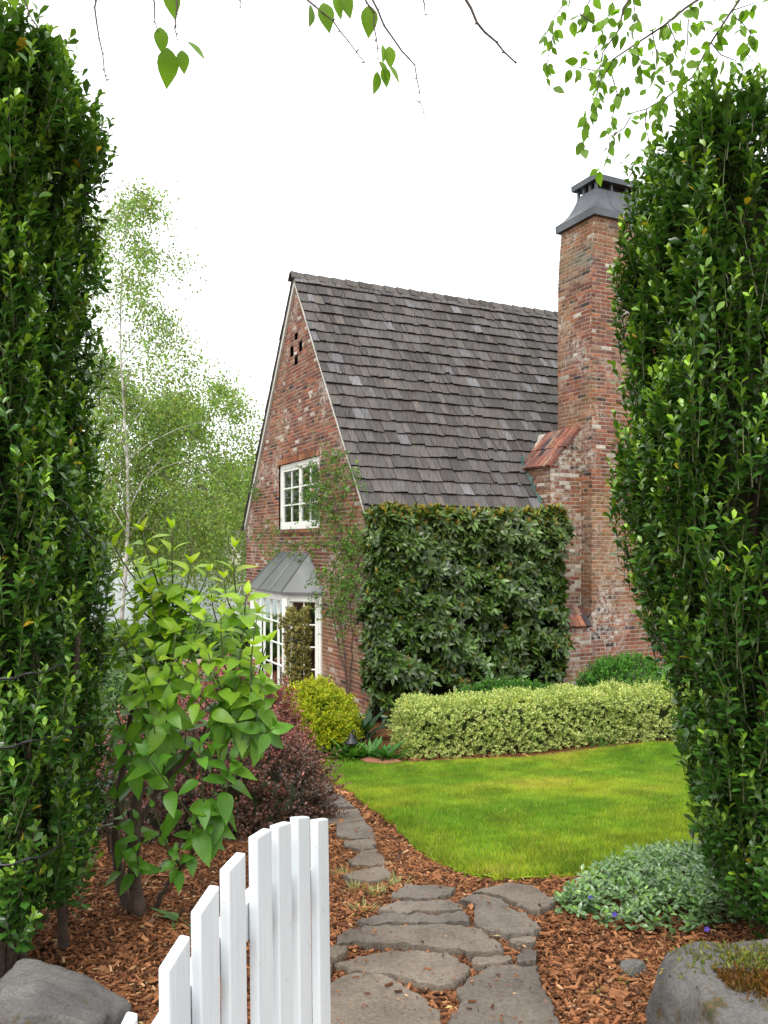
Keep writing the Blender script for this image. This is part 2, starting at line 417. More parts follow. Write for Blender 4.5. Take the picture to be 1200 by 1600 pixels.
def shoots(g, P, D, L, m, s0, s1, ang0=1.1, ang1=0.5, jit=0.25, t0=0.1, step=2.4):
    """leaves in a spiral up each shoot; returns pos, dir, normal, size, t, shoot index"""
    n = len(P); D = unit(D); A, B = perp(D); ph = g.uniform(0, 6.28, n)
    out = []
    L = np.broadcast_to(L, (n,))
    for j in range(m):
        t = t0 + (1 - t0) * (j + g.uniform(0.2, 0.8, n)) / m
        q = ph + j * step + g.normal(0, 0.3, n)
        rad = np.cos(q)[:, None] * A + np.sin(q)[:, None] * B
        a = (ang0 + (ang1 - ang0) * t + g.normal(0, jit, n))[:, None]
        ld = rad * np.sin(a) + D * np.cos(a); nn = D * np.sin(a) - rad * np.cos(a)
        out.append((P + D * (L * t)[:, None], ld, nn + g.normal(0, 0.25, (n, 3)), (s0 + (s1 - s0) * t) * g.uniform(0.75, 1.2, n), t, np.arange(n)))
    return [np.concatenate([o[i] for o in out]) for i in range(6)]

def stems(name, parent, mat, P, D, L, r=0.003, n=3, cap=4000):
    """thin three-sided stems, joined"""
    P = np.asarray(P)[:cap]; D = unit(np.asarray(D)[:cap]); L = np.broadcast_to(L, (len(P),))[:cap]
    A, B = perp(D); V = []
    for z, rr in ((0, r), (1, r * 0.5)):
        for k in range(3):
            q = k * 2.094
            V.append(P + D * (L * z)[:, None] + rr * (math.cos(q) * A + math.sin(q) * B))
    V = np.stack(V, 1); off = (np.arange(len(P)) * 6)[:, None, None]
    Fq = np.array([(0, 1, 4, 3), (1, 2, 5, 4), (2, 0, 3, 5)])[None] + off
    return link(name, new_mesh(name, V.reshape(-1, 3), [Fq.reshape(-1, 4)]), mat, parent, kind='stuff')

def blob(center, radii, seed=0, sub=3, amp=0.12, scale=2.0, flat=None):
    bm = bmesh.new(); bmesh.ops.create_icosphere(bm, subdivisions=sub, radius=1.0)
    V = np.array([v.co[:] for v in bm.verts]); Fc = np.array([[v.index for v in f.verts] for f in bm.faces]); bm.free()
    d = 1 + amp * nz(V + seed * 3.1, scale, seed % 5) + amp * 0.4 * nz(V + seed, scale * 3, (seed + 2) % 5)
    V = V * d[:, None]
    return V * np.asarray(radii) + np.asarray(center), [Fc]

def vary(g, c, n, v=0.25, hue=0.08):
    c = np.asarray(c, dtype=float); b = g.uniform(1 - v, 1 + v, (n, 1))
    return np.clip(c * b * (1 + g.normal(0, hue, (n, 3))), 0.002, 1)

def ellipsoid_surface(g, n, c, r, zmin=-0.4, amp=0.08, seed=0):
    d = unit(g.normal(0, 1, (n * 2, 3))); d = d[d[:, 2] > zmin][:n]
    k = 1 + amp * nz(d + seed, 2.5, seed % 5) + 0.5 * amp * nz(d + seed, 6, (seed + 1) % 5)
    P = np.asarray(c) + d * np.asarray(r) * k[:, None]
    return P, unit(d / np.asarray(r))

# ------------------------------------------------------------------ ground, lake, far shore
xs = np.concatenate([np.linspace(-90, -6, 22)[:-1], np.linspace(-6, 8, 90), np.linspace(8, 90, 22)[1:]])
ys = np.concatenate([np.linspace(-30, 1, 12)[:-1], np.linspace(1, 12, 110), np.linspace(12, 60, 50)[1:]])
gx, gy = np.meshgrid(xs, ys); gzv = gz(gx, gy)
V = np.stack([gx.ravel(), gy.ravel(), gzv.ravel()], 1); nx = len(xs)
idx = np.arange(len(V)).reshape(len(ys), nx)
Fq = np.stack([idx[:-1, :-1].ravel(), idx[:-1, 1:].ravel(), idx[1:, 1:].ravel(), idx[1:, :-1].ravel()], 1)
link('ground', new_mesh('ground', V, [Fq], smooth=True), M['ground'], kind='structure')
WZ = -5.6
link('lake', new_mesh('lake', [(-900, 24, WZ), (900, 24, WZ), (900, 600, WZ), (-900, 600, WZ)], [[(0, 1, 2, 3)]]), M['water'], kind='structure')
hx = np.linspace(-420, 420, 60); hy = np.linspace(205, 520, 24); a, b_ = np.meshgrid(hx, hy)
hz = -7.5 + 30 * sst(205, 420, b_ + 12 * np.sin(a * 0.03)) + 4 * np.sin(a * 0.021 + 1)* sst(215, 300, b_)
idx = np.arange(a.size).reshape(24, 60)
link('far_hill', new_mesh('far_hill', np.stack([a.ravel(), b_.ravel(), hz.ravel()], 1), [np.stack([idx[:-1, :-1].ravel(), idx[:-1, 1:].ravel(), idx[1:, 1:].ravel(), idx[1:, :-1].ravel()], 1)], smooth=True),
     plain('far slope', (0.05, 0.075, 0.03), 0.95, nscale=0.1), kind='structure')
def hillz(x, y): return -7.5 + 30 * sst(205, 420, y + 12 * np.sin(x * 0.03)) + 4 * np.sin(x * 0.021 + 1) * sst(215, 300, y)

# ------------------------------------------------------------------ house
UU = np.array([0.899, 0.438, 0.0]); VV = np.array([-0.438, 0.899, 0.0]); ZZ = np.array([0, 0, 1.0])
HC = np.array([-0.20, 12.5, 0.0]); GB = -1.15
def hp(u, v, z): return HC + u * UU + v * VV + z * ZZ
W, EAVE, PIT = 6.53, 2.06, 1.40
RIDGE_V = W / 2; RIDGE_Z = EAVE + PIT * RIDGE_V
house = thing('brick_cottage', 'red brick cottage with steep grey shake roof, tall chimney and white windows', 'house', tuple(hp(0, 0, GB)))
CO, BL, BH, JT = 0.067, 0.203, 0.0535, 0.012
def bcol(g, white=0.025, dark=0.035):
    r = g.random()
    if r < white: c = (0.50, 0.46, 0.40)
    elif r < white + dark: c = (0.055, 0.04, 0.042)
    elif r < 0.26: c = (0.33, 0.130, 0.074)
    elif r < 0.44: c = (0.215, 0.105, 0.080)
    elif r < 0.58: c = (0.28, 0.17, 0.115)
    elif r < 0.82: c = (0.25, 0.088, 0.055)
    else: c = (0.165, 0.070, 0.053)
    k = g.uniform(0.55, 0.95); return tuple(x * k for x in c)
BR = np.random.default_rng(21)
class Bricks:
    def __init__(s): s.items = []; s.mort = MB()
    def face(s, O, a, n, z0, z1, spans, warp=None, white=0.03, dark=0.04, rough=0.0, visible=None, stain=None):
        """O: origin at s=0,z=0; a: along; n: outward; spans(zc) -> list of (s0,s1)"""
        k = 0; z = z0
        while z < z1 - 0.01:
            h = min(CO, z1 - z); zc = z + h / 2
            wv = warp(zc) if warp else 0
            for (s0, s1) in spans(zc):
                if s1 - s0 < 0.01: continue
                o = np.asarray(O) + wv
                q = [o + a * s0 + ZZ * z, o + a * s1 + ZZ * z, o + a * s1 + ZZ * (z + h), o + a * s0 + ZZ * (z + h)]
                s.mort.add([p - n * 0.001 for p in q], [(0, 1, 2, 3)])
                p = s0 - (BL + JT) * ((0.5 if k % 2 else 0.0) + 0.07 * BR.random())
                header = (k % 7 == 3)
                while p < s1:
                    ln = (0.098 if header else BL) * BR.uniform(0.94, 1.05)
                    e0, e1 = max(p, s0), min(p + ln, s1)
                    p += ln + JT
                    if e1 - e0 < 0.03: continue
                    pr = BR.uniform(0.0, 0.004) + (BR.uniform(0, rough) if rough else 0)
                    c = o + a * ((e0 + e1) / 2) + ZZ * (z + h / 2) + n * (pr + 0.002)
                    bc = bcol(BR, white, dark)
                    if stain: bc = stain((e0 + e1) / 2, zc, bc)
                    s.items.append((c, a, n, e1 - e0, min(BH * BR.uniform(0.93, 1.04), h - 0.004), bc, visible(e0, zc) if visible else 0))
            z += CO; k += 1
    def build(s, parent, singles):
        s.mort.build('mortar', M['mortar'], parent)
        it = sorted(s.items, key=lambda q: -q[6] * q[3]); one, rest = it[:singles], it[singles:]
        U = np.array([(x, y, z) for z in (-.5, .5) for (x, y) in ((-.5, -1), (.5, -1), (.5, 0), (-.5, 0))], dtype=float)
        # the face edges are slightly worn back: front ring smaller than the body
        mes = {}
        for (c, a, n, L, H, col, v) in one:
            key = tuple(int(x * 22) for x in col)
            if key not in mes:
                B = MB(); e = 0.01
                B.add([(-.5, -.5, -1), (.5, -.5, -1), (.5, .5, -1), (-.5, .5, -1), (-.5, -.5, -.08), (.5, -.5, -.08), (.5, .5, -.08), (-.5, .5, -.08), (-.5 + e, -.5 + 2.5 * e, 0), (.5 - e, -.5 + 2.5 * e, 0), (.5 - e, .5 - 2.5 * e, 0), (-.5 + e, .5 - 2.5 * e, 0)],
                      [(0, 1, 5, 4), (1, 2, 6, 5), (2, 3, 7, 6), (3, 0, 4, 7), (4, 5, 9, 8), (5, 6, 10, 9), (6, 7, 11, 10), (7, 4, 8, 11), (8, 9, 10, 11)], col)
                me = new_mesh('brick', B.V, [B.F4], col=np.array(B.C)); me.materials.append(M['brick']); mes[key] = me
            X = a * L; Y = ZZ * H; Zn = n * 0.02
            link('brick', mes[key], None, parent, mtx=Matrix(((X[0], Y[0], Zn[0], c[0]), (X[1], Y[1], Zn[1], c[1]), (X[2], Y[2], Zn[2], c[2]), (0, 0, 0, 1))))
        B = MB()
        for (c, a, n, L, H, col, v) in rest:
            t = 0.012 * BR.normal(0, 1); up = ZZ * 0.5 * H + a * t * 0.02; al = a * L * 0.5 + ZZ * t * 0.04
            i = n * 0.012
            ch = n * 0.0018; sl = 0.992; sh = 0.965
            B.add([c - al - up - i, c + al - up - i, c + al + up - i, c - al + up - i, c - al - up - ch, c + al - up - ch, c + al + up - ch, c - al + up - ch,
                   c - al * sl - up * sh, c + al * sl - up * sh, c + al * sl + up * sh, c - al * sl + up * sh],
                  [(0, 1, 5, 4), (1, 2, 6, 5), (2, 3, 7, 6), (3, 0, 4, 7), (4, 5, 9, 8), (5, 6, 10, 9), (6, 7, 11, 10), (7, 4, 8, 11), (8, 9, 10, 11)], col)
        B.build('brickwork', M['brick'], parent, kind='stuff')

def cut(spans, h0, h1):
    out = []
    for a, b in spans:
        if h1 <= a or h0 >= b: out.append((a, b)); continue
        if h0 > a: out.append((a, h0))
        if h1 < b: out.append((h1, b))
    return out
WV0, WV1, WZ0, WZ1 = 2.12, 4.30, 1.885, 3.145             # upper window opening
VENTS = [(3.29, 5.47), (3.53, 5.25), (3.05, 5.25), (3.29, 5.03)]
def gable_spans(z):
    if z > EAVE - 0.02:
        k = (z - EAVE + 0.10) / PIT; s = [(k, W - k)] if W - 2 * k > 0.05 else []
    else: s = [(0.0, W)]
    if WZ0 - 0.01 < z < WZ1 + 0.11: s = cut(s, WV0, WV1)
    if z < 0.80: s = cut(s, 2.16, 4.70)
    for v, zz in VENTS:
        if abs(z - zz) < 0.085: s = cut(s, v - 0.095, v + 0.095)
    return s
wb = Bricks()
wb.face(hp(0, 0, 0), VV, -UU, GB, RIDGE_Z - 0.12, gable_spans, white=0.04, visible=lambda s, z: (1.0 / (1 + s)) if -0.9 < z < 2.0 and s < 2.1 else 0.1)
wb.face(hp(0, 0, 0), UU, -VV, GB, EAVE, lambda z: [(0.0, 4.2), (5.6, 9.4)], visible=lambda s, z: 0.01)
wall = MB()
wallo = wall  # the wall body behind the brick skin: far gable, eave walls and floor
for q in ([hp(0.35, 0.3, GB), hp(9.4, 0.3, GB), hp(9.4, 0.3, EAVE), hp(0.35, 0.3, EAVE)], [hp(0, W, GB), hp(9.4, W, GB), hp(9.4, W, EAVE), hp(0, W, EAVE)],
          [hp(4.2, 0, GB), hp(9.4, 0, GB), hp(9.4, 0, EAVE), hp(4.2, 0, EAVE)]):
    wall.add(q, [(0, 1, 2, 3)])
wall.add([hp(9.4, 0, GB), hp(9.4, W, GB), hp(9.4, W, EAVE), hp(9.4, W / 2, RIDGE_Z - 0.1), hp(9.4, 0, EAVE)], [(0, 1, 2, 3, 4)])
wallp = wall.build('wall', M['mortar'], house)
wb.build(wallp, 200)
so_ = MB(); v = WV0 - 0.12                                 # soldier course over the upper window
while v < WV1 + 0.10:
    z0 = WZ1 + 0.004 + 0.004 * BR.random(); c = bcol(BR, 0.0, 0.02); c = (c[0] * 1.15, c[1] * 1.25, c[2])
    so_.box(hp(-0.008 - 0.006 * BR.random(), v, z0), UU * 0.05, VV * 0.058, ZZ * 0.11, c); v += 0.068
so_.build('soldier_course', M['brick'], wallp)
sb = MB(); v = WV0 - 0.05
while v < WV1 + 0.02:
    sb.box(hp(-0.05, v, WZ0 - 0.075), UU * 0.1, VV * 0.058, ZZ * 0.066, bcol(BR, 0, 0.02)); v += 0.068
sb.build('brick_sill', M['brick'], wallp)
for v, zz in VENTS:                                        # open brick vents
    b = MB(); b.box(hp(0.06, v - 0.12, zz - 0.11), UU * 0.02, VV * 0.24, ZZ * 0.22); b.build('vent_hole', M['dark'], wallp)
b = MB(); b.box(hp(-0.012, 3.24, 5.14), UU * 0.03, VV * 0.13, ZZ * 0.055, (0.6, 0.58, 0.54)); b.build('white_brick', M['rake'], wallp)
# dim rooms behind the windows
b = MB(); b.box(hp(2.2, 0.35, -1.0), UU * 0.05, VV * 5.8, ZZ * 2.5); b.box(hp(2.2, 1.5, 1.6), UU * 0.05, VV * 3.5, ZZ * 2.0); b.box(hp(0.3, 0.35, 1.55), UU * 1.9, VV * 5.9, ZZ * 0.05); b.box(hp(0.02, 0.35, -1.08), UU * 2.2, VV * 5.9, ZZ * 0.05)
b.box(hp(0.3, 1.5, 3.6), UU * 1.9, VV * 3.5, ZZ * 0.05)
b.build('room_partition', M['room'], house)

def window(parent, O, a, n, wd, ht, cols, rows, ft=0.07, mt=0.028, dep=0.09, mull=None, name='window', mrows=None):
    """one framed window: frame, muntins, panes; mull: casements side by side"""
    O = np.asarray(O); fr = MB(); k = 0.0
    fr.box(O - n * dep, a * ft, n * dep, ZZ * ht); fr.box(O + a * (wd - ft) - n * dep, a * ft, n * dep, ZZ * ht)
    fr.box(O + a * ft - n * dep, a * (wd - 2 * ft), n * (dep - 0.003), ZZ * ft); fr.box(O + a * ft + ZZ * (ht - ft) - n * dep, a * (wd - 2 * ft), n * (dep - 0.003), ZZ * ft)
    f = fr.build(name, M['trim'], parent)
    n_c = mull or 1; iw = (wd - 2 * ft) / n_c
    for c in range(n_c):
        x0 = ft + c * iw; st = 0.055 if mull else 0.0
        if mull:
            s = MB()
            for xx in (x0, x0 + iw - st): s.box(O + a * (xx + 0.002) + ZZ * ft - n * 0.06, a * (st - 0.004), n * 0.048, ZZ * (ht - 2 * ft))
            for zz in (ft, ht - ft - st): s.box(O + a * (x0 + st) + ZZ * zz - n * 0.06, a * (iw - 2 * st), n * 0.046, ZZ * st)
            s.build('sash', M['trim'], f)
        gx0, gx1, gz0, gz1 = x0 + st, x0 + iw - st, ft + st, ht - ft - st
        mu = MB(); pw = (gx1 - gx0) / cols; ph = (gz1 - gz0) / rows
        for i in range(1, cols): mu.box(O + a * (gx0 + i * pw - mt / 2) + ZZ * gz0 - n * 0.05, a * mt, n * 0.03, ZZ * (gz1 - gz0))
        for j in range(1, rows): mu.box(O + a * gx0 + ZZ * (gz0 + j * ph - mt / 2) - n * 0.049, a * (gx1 - gx0), n * 0.026, ZZ * mt)
        if cols > 1 or rows > 1: mu.build('muntin', M['trim'], f)
        for i in range(cols):
            for j in range(rows):
                p = MB(); t_ = n * BR.normal(0, 0.0006)
                o = O + a * (gx0 + i * pw) + ZZ * (gz0 + j * ph) - n * 0.04
                p.add([o, o + a * pw + t_, o + a * pw + ZZ * ph - t_, o + ZZ * ph + t_], [(0, 1, 2, 3)])
                p.build('pane', M['glass'], f)
    return f
window(house, hp(-0.0, WV1, WZ0) + UU * 0.035, -VV, -UU, WV1 - WV0, WZ1 - WZ0, 2, 3, ft=0.085, mull=2)
b = MB(); b.box(hp(0.8, 2.3, 1.7), UU * 0.03, VV * 0.5, ZZ * 1.6); b.box(hp(0.7, 3.9, 1.7), UU * 0.03, VV * 0.4, ZZ * 1.6); b.build('curtain', M['stucco'], house)

# bay window
bay = MB()
BP = [(0.0, 2.03), (-0.5, 2.48), (-0.5, 4.38), (0.0, 4.83)]
top = 0.70; bot = -1.04
for i in range(3):
    p, q = hp(BP[i][0], BP[i][1], 0), hp(BP[i + 1][0], BP[i + 1][1], 0)
    a = unit(q - p); n = np.cross(a, ZZ) * 1.0
    if n @ (p - hp(2, 3.4, 0)) < 0: n = -n
    bay.box(p - a * 0.012 + n * 0.012 + ZZ * (top - 0.10), a * (np.linalg.norm(q - p) + 0.024), -n * 0.1, ZZ * 0.145)
for i in (0, 1, 2, 3):
    p = hp(BP[i][0], BP[i][1], bot - 0.05)
    if i in (1, 2): bay.tube([p + UU * 0.02, p + UU * 0.02 + ZZ * (top - bot)], 0.075, 8)
    else: bay.box(p - VV * 0.05 - UU * 0.03, VV * 0.1, UU * 0.06, ZZ * (top - bot))
bayo = bay.build('bay_window', M['trim'], house)
for i, (cols, rows) in enumerate(((2, 4), (4, 4), (2, 4))):
    p, q = hp(BP[i][0], BP[i][1], bot), hp(BP[i + 1][0], BP[i + 1][1], bot); a = unit(q - p); n = np.cross(a, ZZ)
    if n @ (p - hp(2, 3.4, 0)) < 0: n = -n
    L = np.linalg.norm(q - p); f = window(house, p + a * 0.06 - n * 0.02, a, n, L - 0.12, top - bot - 0.06, cols, rows, ft=0.06, mt=0.022, name='bay_casement')
rf = MB(); z0, z1 = 0.76, 1.47; ov = 0.09
E = [hp(0.02, 1.93, z0), hp(-0.5 - ov, 2.43, z0), hp(-0.5 - ov, 4.43, z0), hp(0.02, 4.93, z0)]
T_ = [hp(0.02, 2.62, z1), hp(0.02, 4.2, z1)]
rf.add(E + T_ + [e - ZZ * 0.04 for e in E], [(0, 1, 4), (1, 2, 5, 4), (2, 3, 5), (6, 7, 1, 0), (7, 8, 2, 1), (8, 9, 3, 2), (9, 8, 7, 6)])
br_ = rf.build('bay_roof', M['zinc'], house)
sm = MB()
for k in (0.33, 0.66):
    p = E[1] * (1 - k) + E[2] * k; q = T_[0] * (1 - k) + T_[1] * k; sm.tube([p + ZZ * 0.012, q + ZZ * 0.012], 0.014, 4)
for p, q in ((E[1], T_[0]), (E[2], T_[1])): sm.tube([p + ZZ * 0.012, q + ZZ * 0.012], 0.013, 4)
sm.build('seam', M['zinc'], br_)
b = MB(); b.box(hp(0.25, 2.4, -0.95), UU * 0.5, VV * 0.06, ZZ * 1.55); b.box(hp(0.3, 4.0, -0.95), UU * 0.4, VV * 0.5, ZZ * 0.9); b.build('bookcase', M['wood'], house)

# chimney
us, um, pf, ps, CWD = 3.25, 3.906, -0.38, -0.12, 1.75
chim = MB(); CB = Bricks()
wz = lambda z: UU * (0.075 * max(0.0, (z - 6.0) / 1.1) ** 1.6)
for k in range(12):                                        # solid body just inside the brick skin
    za, zb = (GB + (6.0 - GB) * k / 6, GB + (6.0 - GB) * (k + 1) / 6) if k < 6 else (6.0 + 1.18 * (k - 6) / 6, 6.0 + 1.18 * (k - 5) / 6)
    i = 0.01
    P = [hp(um + i, pf + i, za) + wz(za), hp(um + CWD, pf + i, za) + wz(za), hp(um + CWD, 0.51, za) + wz(za), hp(um + i, 0.51, za) + wz(za)]
    P += [p + ZZ * (zb - za) + (wz(zb) - wz(za)) for p in P]
    chim.hexa(P)
chim.hexa([hp(us + .01, ps + .01, 0.2), hp(um, ps + .01, 0.2), hp(um, 1.2, 0.2), hp(us + .01, 1.2, 0.2), hp(us + .01, ps + .01, 2.93), hp(um, ps + .01, 3.60), hp(um, 1.2, 3.60), hp(us + .01, 1.2, 2.93)])
chim.hexa([hp(us + .01, pf + .01, GB), hp(um, pf + .01, GB), hp(um, 0, GB), hp(us + .01, 0, GB), hp(us + .01, pf + .01, 0.24), hp(um, pf + .01, 0.24), hp(um, 0, 0.24), hp(us + .01, 0, 0.24)])
chimo = chim.build('chimney', M['mortar'], house)
TOPZ = 7.14
def stain_top(s, z, c):                                    # green-black run-off stain under the cap
    f = max(0.0, 1 - abs(z - 6.45) / 0.5 - 0.5 * BR.random()) * (1.0 if s > 0.1 else .6)
    t_ = (.07, .10, .085) if BR.random() < .7 else (.14, .20, .17)
    return tuple(x * (1 - f) + y * f for x, y in zip(c, t_))
CB.face(hp(um, pf, 0), UU, -VV, GB, TOPZ, lambda z: [(0.0, CWD)], warp=wz, white=0.035, dark=0.05, visible=lambda s, z: (1.0 if 0.02 < s < 1.25 and -0.6 < z < 5.6 else 0.1))
CB.face(hp(um, 0.51, 0), -VV, -UU, 0.4, TOPZ, lambda z: [(0.0 if z > 3.4 else 0.6, 0.51 - pf + 0.006)], warp=wz, white=0.02, dark=0.05, visible=lambda s, z: 0.2, stain=stain_top)
CB.face(hp(us, ps, 0), UU, -VV, 0.45, 3.6, lambda z: [(max(0.0, (z - 2.92) / 0.68 * 0.656), um - us)] if z < 3.55 else [], white=0.22, dark=0.03, visible=lambda s, z: 0.75 if z > 0.5 else .1)
CB.face(hp(us, 1.1, 0), -VV, -UU, 1.5, 2.90, lambda z: [(0.0, 1.1 - ps + 0.006)], white=0.02, rough=0.02, visible=lambda s, z: 0.1)
CB.face(hp(us, pf, 0), UU, -VV, GB, 0.25, lambda z: [(0.0, um - us)], white=0.08, visible=lambda s, z: 0.6 if z > -0.4 else .05)
CB.face(hp(us, ps, 0), -VV, -UU, GB, 0.25, lambda z: [(0.0, ps - pf + 0.006)], white=0.05, visible=lambda s, z: 0.1)
CB.build(chimo, 300)
def slope_caps(name, O, a, sv, n, rows, cols, wl, rl):
    k = 0
    for r in range(rows):
        for c in range(cols):
            m = MB(); o = O + sv * (r * rl) + a * (c * wl + (0.5 * wl if r % 2 else 0) + BR.uniform(-.006, .006)) + n * (0.03 - 0.008 * (r % 2) + BR.uniform(0, 0.02))
            cc = bcol(BR, 0.0, 0.06); cc = (cc[0] * 0.85, cc[1] * 0.85, cc[2] * 0.9)
            m.box(o, a * (wl - 0.008), sv * (rl + 0.03), -n * (0.05 + BR.uniform(0, .01)), cc); m.build(name, M['capbrick'], chimo)
sv = unit(UU * 0.656 + ZZ * 0.68); slope_caps('cap_brick', hp(us - 0.045, -0.19, 2.885), VV, sv, unit(-UU * 0.68 + ZZ * 0.656), 4, 8, 0.115, 0.235)
sv = unit(VV * 0.28 + ZZ * 0.30); slope_caps('cap_brick', hp(us - 0.06, pf - 0.05, 0.215), UU, sv, unit(-VV * 0.30 + ZZ * 0.28), 2, 6, 0.112, 0.20)
fl = MB()
for k in range(9):                                         # stepped copper flashing along the roof
    v = -0.08 + k * 0.085; fl.box(hp(us - 0.03 - 0.002 * (k % 2), v, EAVE + PIT * v - 0.05), UU * 0.012, VV * 0.1, ZZ * (0.22 + 0.03 * (k % 3)))
fl.build('flashing', M['verdigris'], chimo)
cp = MB()
def ring(i, z):
    z = z + 0.09; return [hp(um + i + .07, pf + i, z), hp(um + CWD - i + .07, pf + i, z), hp(um + CWD - i + .07, 0.51 - i, z), hp(um + i + .07, 0.51 - i, z)]
rows = [(-0.07, 7.03), (-0.075, 7.155), (-0.06, 7.165), (0.02, 7.23), (0.09, 7.32), (0.145, 7.43), (0.185, 7.54), (0.20, 7.62)]
RV = [p for i, z in rows for p in ring(i, z)]
cp.add(RV, [(4 * k + j, 4 * k + (j + 1) % 4, 4 * k + 4 + (j + 1) % 4, 4 * k + 4 + j) for k in range(len(rows) - 1) for j in range(4)] + [(3, 2, 1, 0)])
capo = cp.build('chimney_cap', M['lead'], house)
r0 = ring(0.215, 7.60)
for j in range(4):
    p, q = r0[j], r0[(j + 1) % 4]; nn = 3 if j % 2 else 4
    for k in range(nn):
        o = p + (q - p) * (k / nn); ps_ = MB(); ps_.box(o - UU * .02 - VV * .02, UU * 0.04, VV * 0.04, ZZ * 0.15); ps_.build('cap_post', M['lead'], capo)
b = MB(); r1 = ring(0.30, 7.60); r2 = ring(0.30, 7.74); b.hexa(r1 + r2); b.build('flue_screen', M['black'], capo)
b = MB(); b.hexa(ring(0.125, 7.735) + ring(0.12, 7.83)); r3 = ring(0.14, 7.832); b.add(r3 + [hp(um + CWD * .4, .065, 8.0), hp(um + CWD * .7, .065, 8.0)], [(0, 1, 5, 4), (1, 2, 5), (2, 3, 4, 5), (3, 0, 4)]); b.build('cap_lid', M['lead'], capo)
for u in (0.45, 0.95, 1.4):
    sm = MB(); sm.tube([hp(um + u + .07, pf + i - 0.004, z + .09) for i, z in rows[1:]], 0.008, 4); sm.build('cap_seam', M['lead'], capo)

# roof
th = math.atan(PIT); cT, sT = math.cos(th), math.sin(th); EV = -0.06
def rp(u, s, h): return hp(u, EV + s * cT - h * sT, EAVE + PIT * EV + s * sT + h * cT)
SL = (RIDGE_V - EV) / cT; EXP = SL / 22.0; UE = 9.5
rb = MB()
rb.add([rp(-0.06, 0, 0), rp(UE, 0, 0), rp(UE, SL, 0), rp(-0.06, SL, 0), rp(-0.06, 0, -0.04), rp(UE, 0, -0.04), rp(UE, SL, -0.04), rp(-0.06, SL, -0.04)], [(0, 1, 2, 3), (4, 7, 6, 5), (0, 4, 5, 1), (0, 3, 7, 4)])
def rq(u, s, h): return hp(u, W - (EV + s * cT - h * sT), EAVE + PIT * EV + s * sT + h * cT)
rb.add([rq(-0.06, 0, 0), rq(UE, 0, 0), rq(UE, SL, 0), rq(-0.06, SL, 0), rq(-0.06, 0, -0.04), rq(UE, 0, -0.04), rq(UE, SL, -0.04), rq(-0.06, SL, -0.04)], [(3, 2, 1, 0), (5, 6, 7, 4), (1, 5, 4, 0), (4, 7, 3, 0)])
roof = rb.build('roof', M['dark'], house)
RS = np.random.default_rng(31)
sh = []
for r in range(23):
    s0 = r * EXP - 0.02; u = -0.085 - RS.uniform(0, 0.015); 
    if s0 > SL - 0.05: break
    while u < UE:
        wd = float(np.clip(RS.normal(0.16, 0.055), 0.075, 0.29)); 
        if not (u + wd > um + 0.05 and u < um + CWD - 0.05 and s0 < 0.6): 
            g = RS.uniform(0.58, 1.12); wm = RS.uniform(0, 1)
            c = np.array((0.100, 0.096, 0.095)) * g * (1 - wm) + np.array((0.104, 0.091, 0.082)) * g * wm
            if RS.random() < 0.06: c = np.array((0.14, 0.138, 0.142)) * RS.uniform(.8, 1.2)
            sh.append((u, s0 + RS.normal(0, 0.009), wd - RS.uniform(0.004, 0.012), min(0.33, SL - s0 + 0.02), 0.040 + RS.uniform(0, 0.018), c, RS.normal(0, 0.006)))
        u += wd
def shake_pts(u, s, wd, L, tk, tw):
    return [rp(u, s, 0.012), rp(u + wd, s + tw, 0.012), rp(u + wd, s + L, 0.001), rp(u, s + L, 0.001), rp(u, s, tk), rp(u + wd, s + tw, tk + tw * .6), rp(u + wd, s + L, 0.009), rp(u, s + L, 0.009)]
def put_shake(m, q):                       # exposed end grain coloured nearly black to paint in each row's shadow line
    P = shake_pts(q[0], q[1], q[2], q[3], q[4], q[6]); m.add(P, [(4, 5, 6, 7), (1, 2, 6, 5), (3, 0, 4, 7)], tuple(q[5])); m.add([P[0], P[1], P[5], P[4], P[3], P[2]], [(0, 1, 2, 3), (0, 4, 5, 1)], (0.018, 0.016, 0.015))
def vis(q):
    p = rp(q[0], q[1], 0); d = np.linalg.norm(p - np.array([0, 0, EYE]))
    return (q[2] * q[3] / d / d) if (q[0] < 3.9 and p[2] > 2.2) else 0
sh.sort(key=lambda q: -vis(q))
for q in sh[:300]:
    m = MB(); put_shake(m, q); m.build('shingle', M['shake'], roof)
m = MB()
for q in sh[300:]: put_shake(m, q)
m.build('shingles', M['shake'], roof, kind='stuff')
m = MB()
for r in range(23):                                        # the far slope, whose edge shows along the left rake
    s0 = r * EXP - 0.02
    if s0 > SL - 0.05: break
    L = min(0.33, SL - s0); u = -0.072 - RS.uniform(0, .012)
    while u < UE:
        wd = RS.uniform(.15, .5); tk = .022 + RS.uniform(0, .008); c = tuple(np.array((0.09, 0.08, 0.075)) * RS.uniform(.6, 1.3))
        P = [rq(u, s0, .012), rq(u + wd - .008, s0, .012), rq(u + wd - .008, s0 + L, .001), rq(u, s0 + L, .001), rq(u, s0, tk), rq(u + wd - .008, s0, tk), rq(u + wd - .008, s0 + L, .009), rq(u, s0 + L, .009)]
        m.hexa(P, c); u += wd
m.build('far_shingles', M['shake'], roof, kind='stuff')
u = -0.13
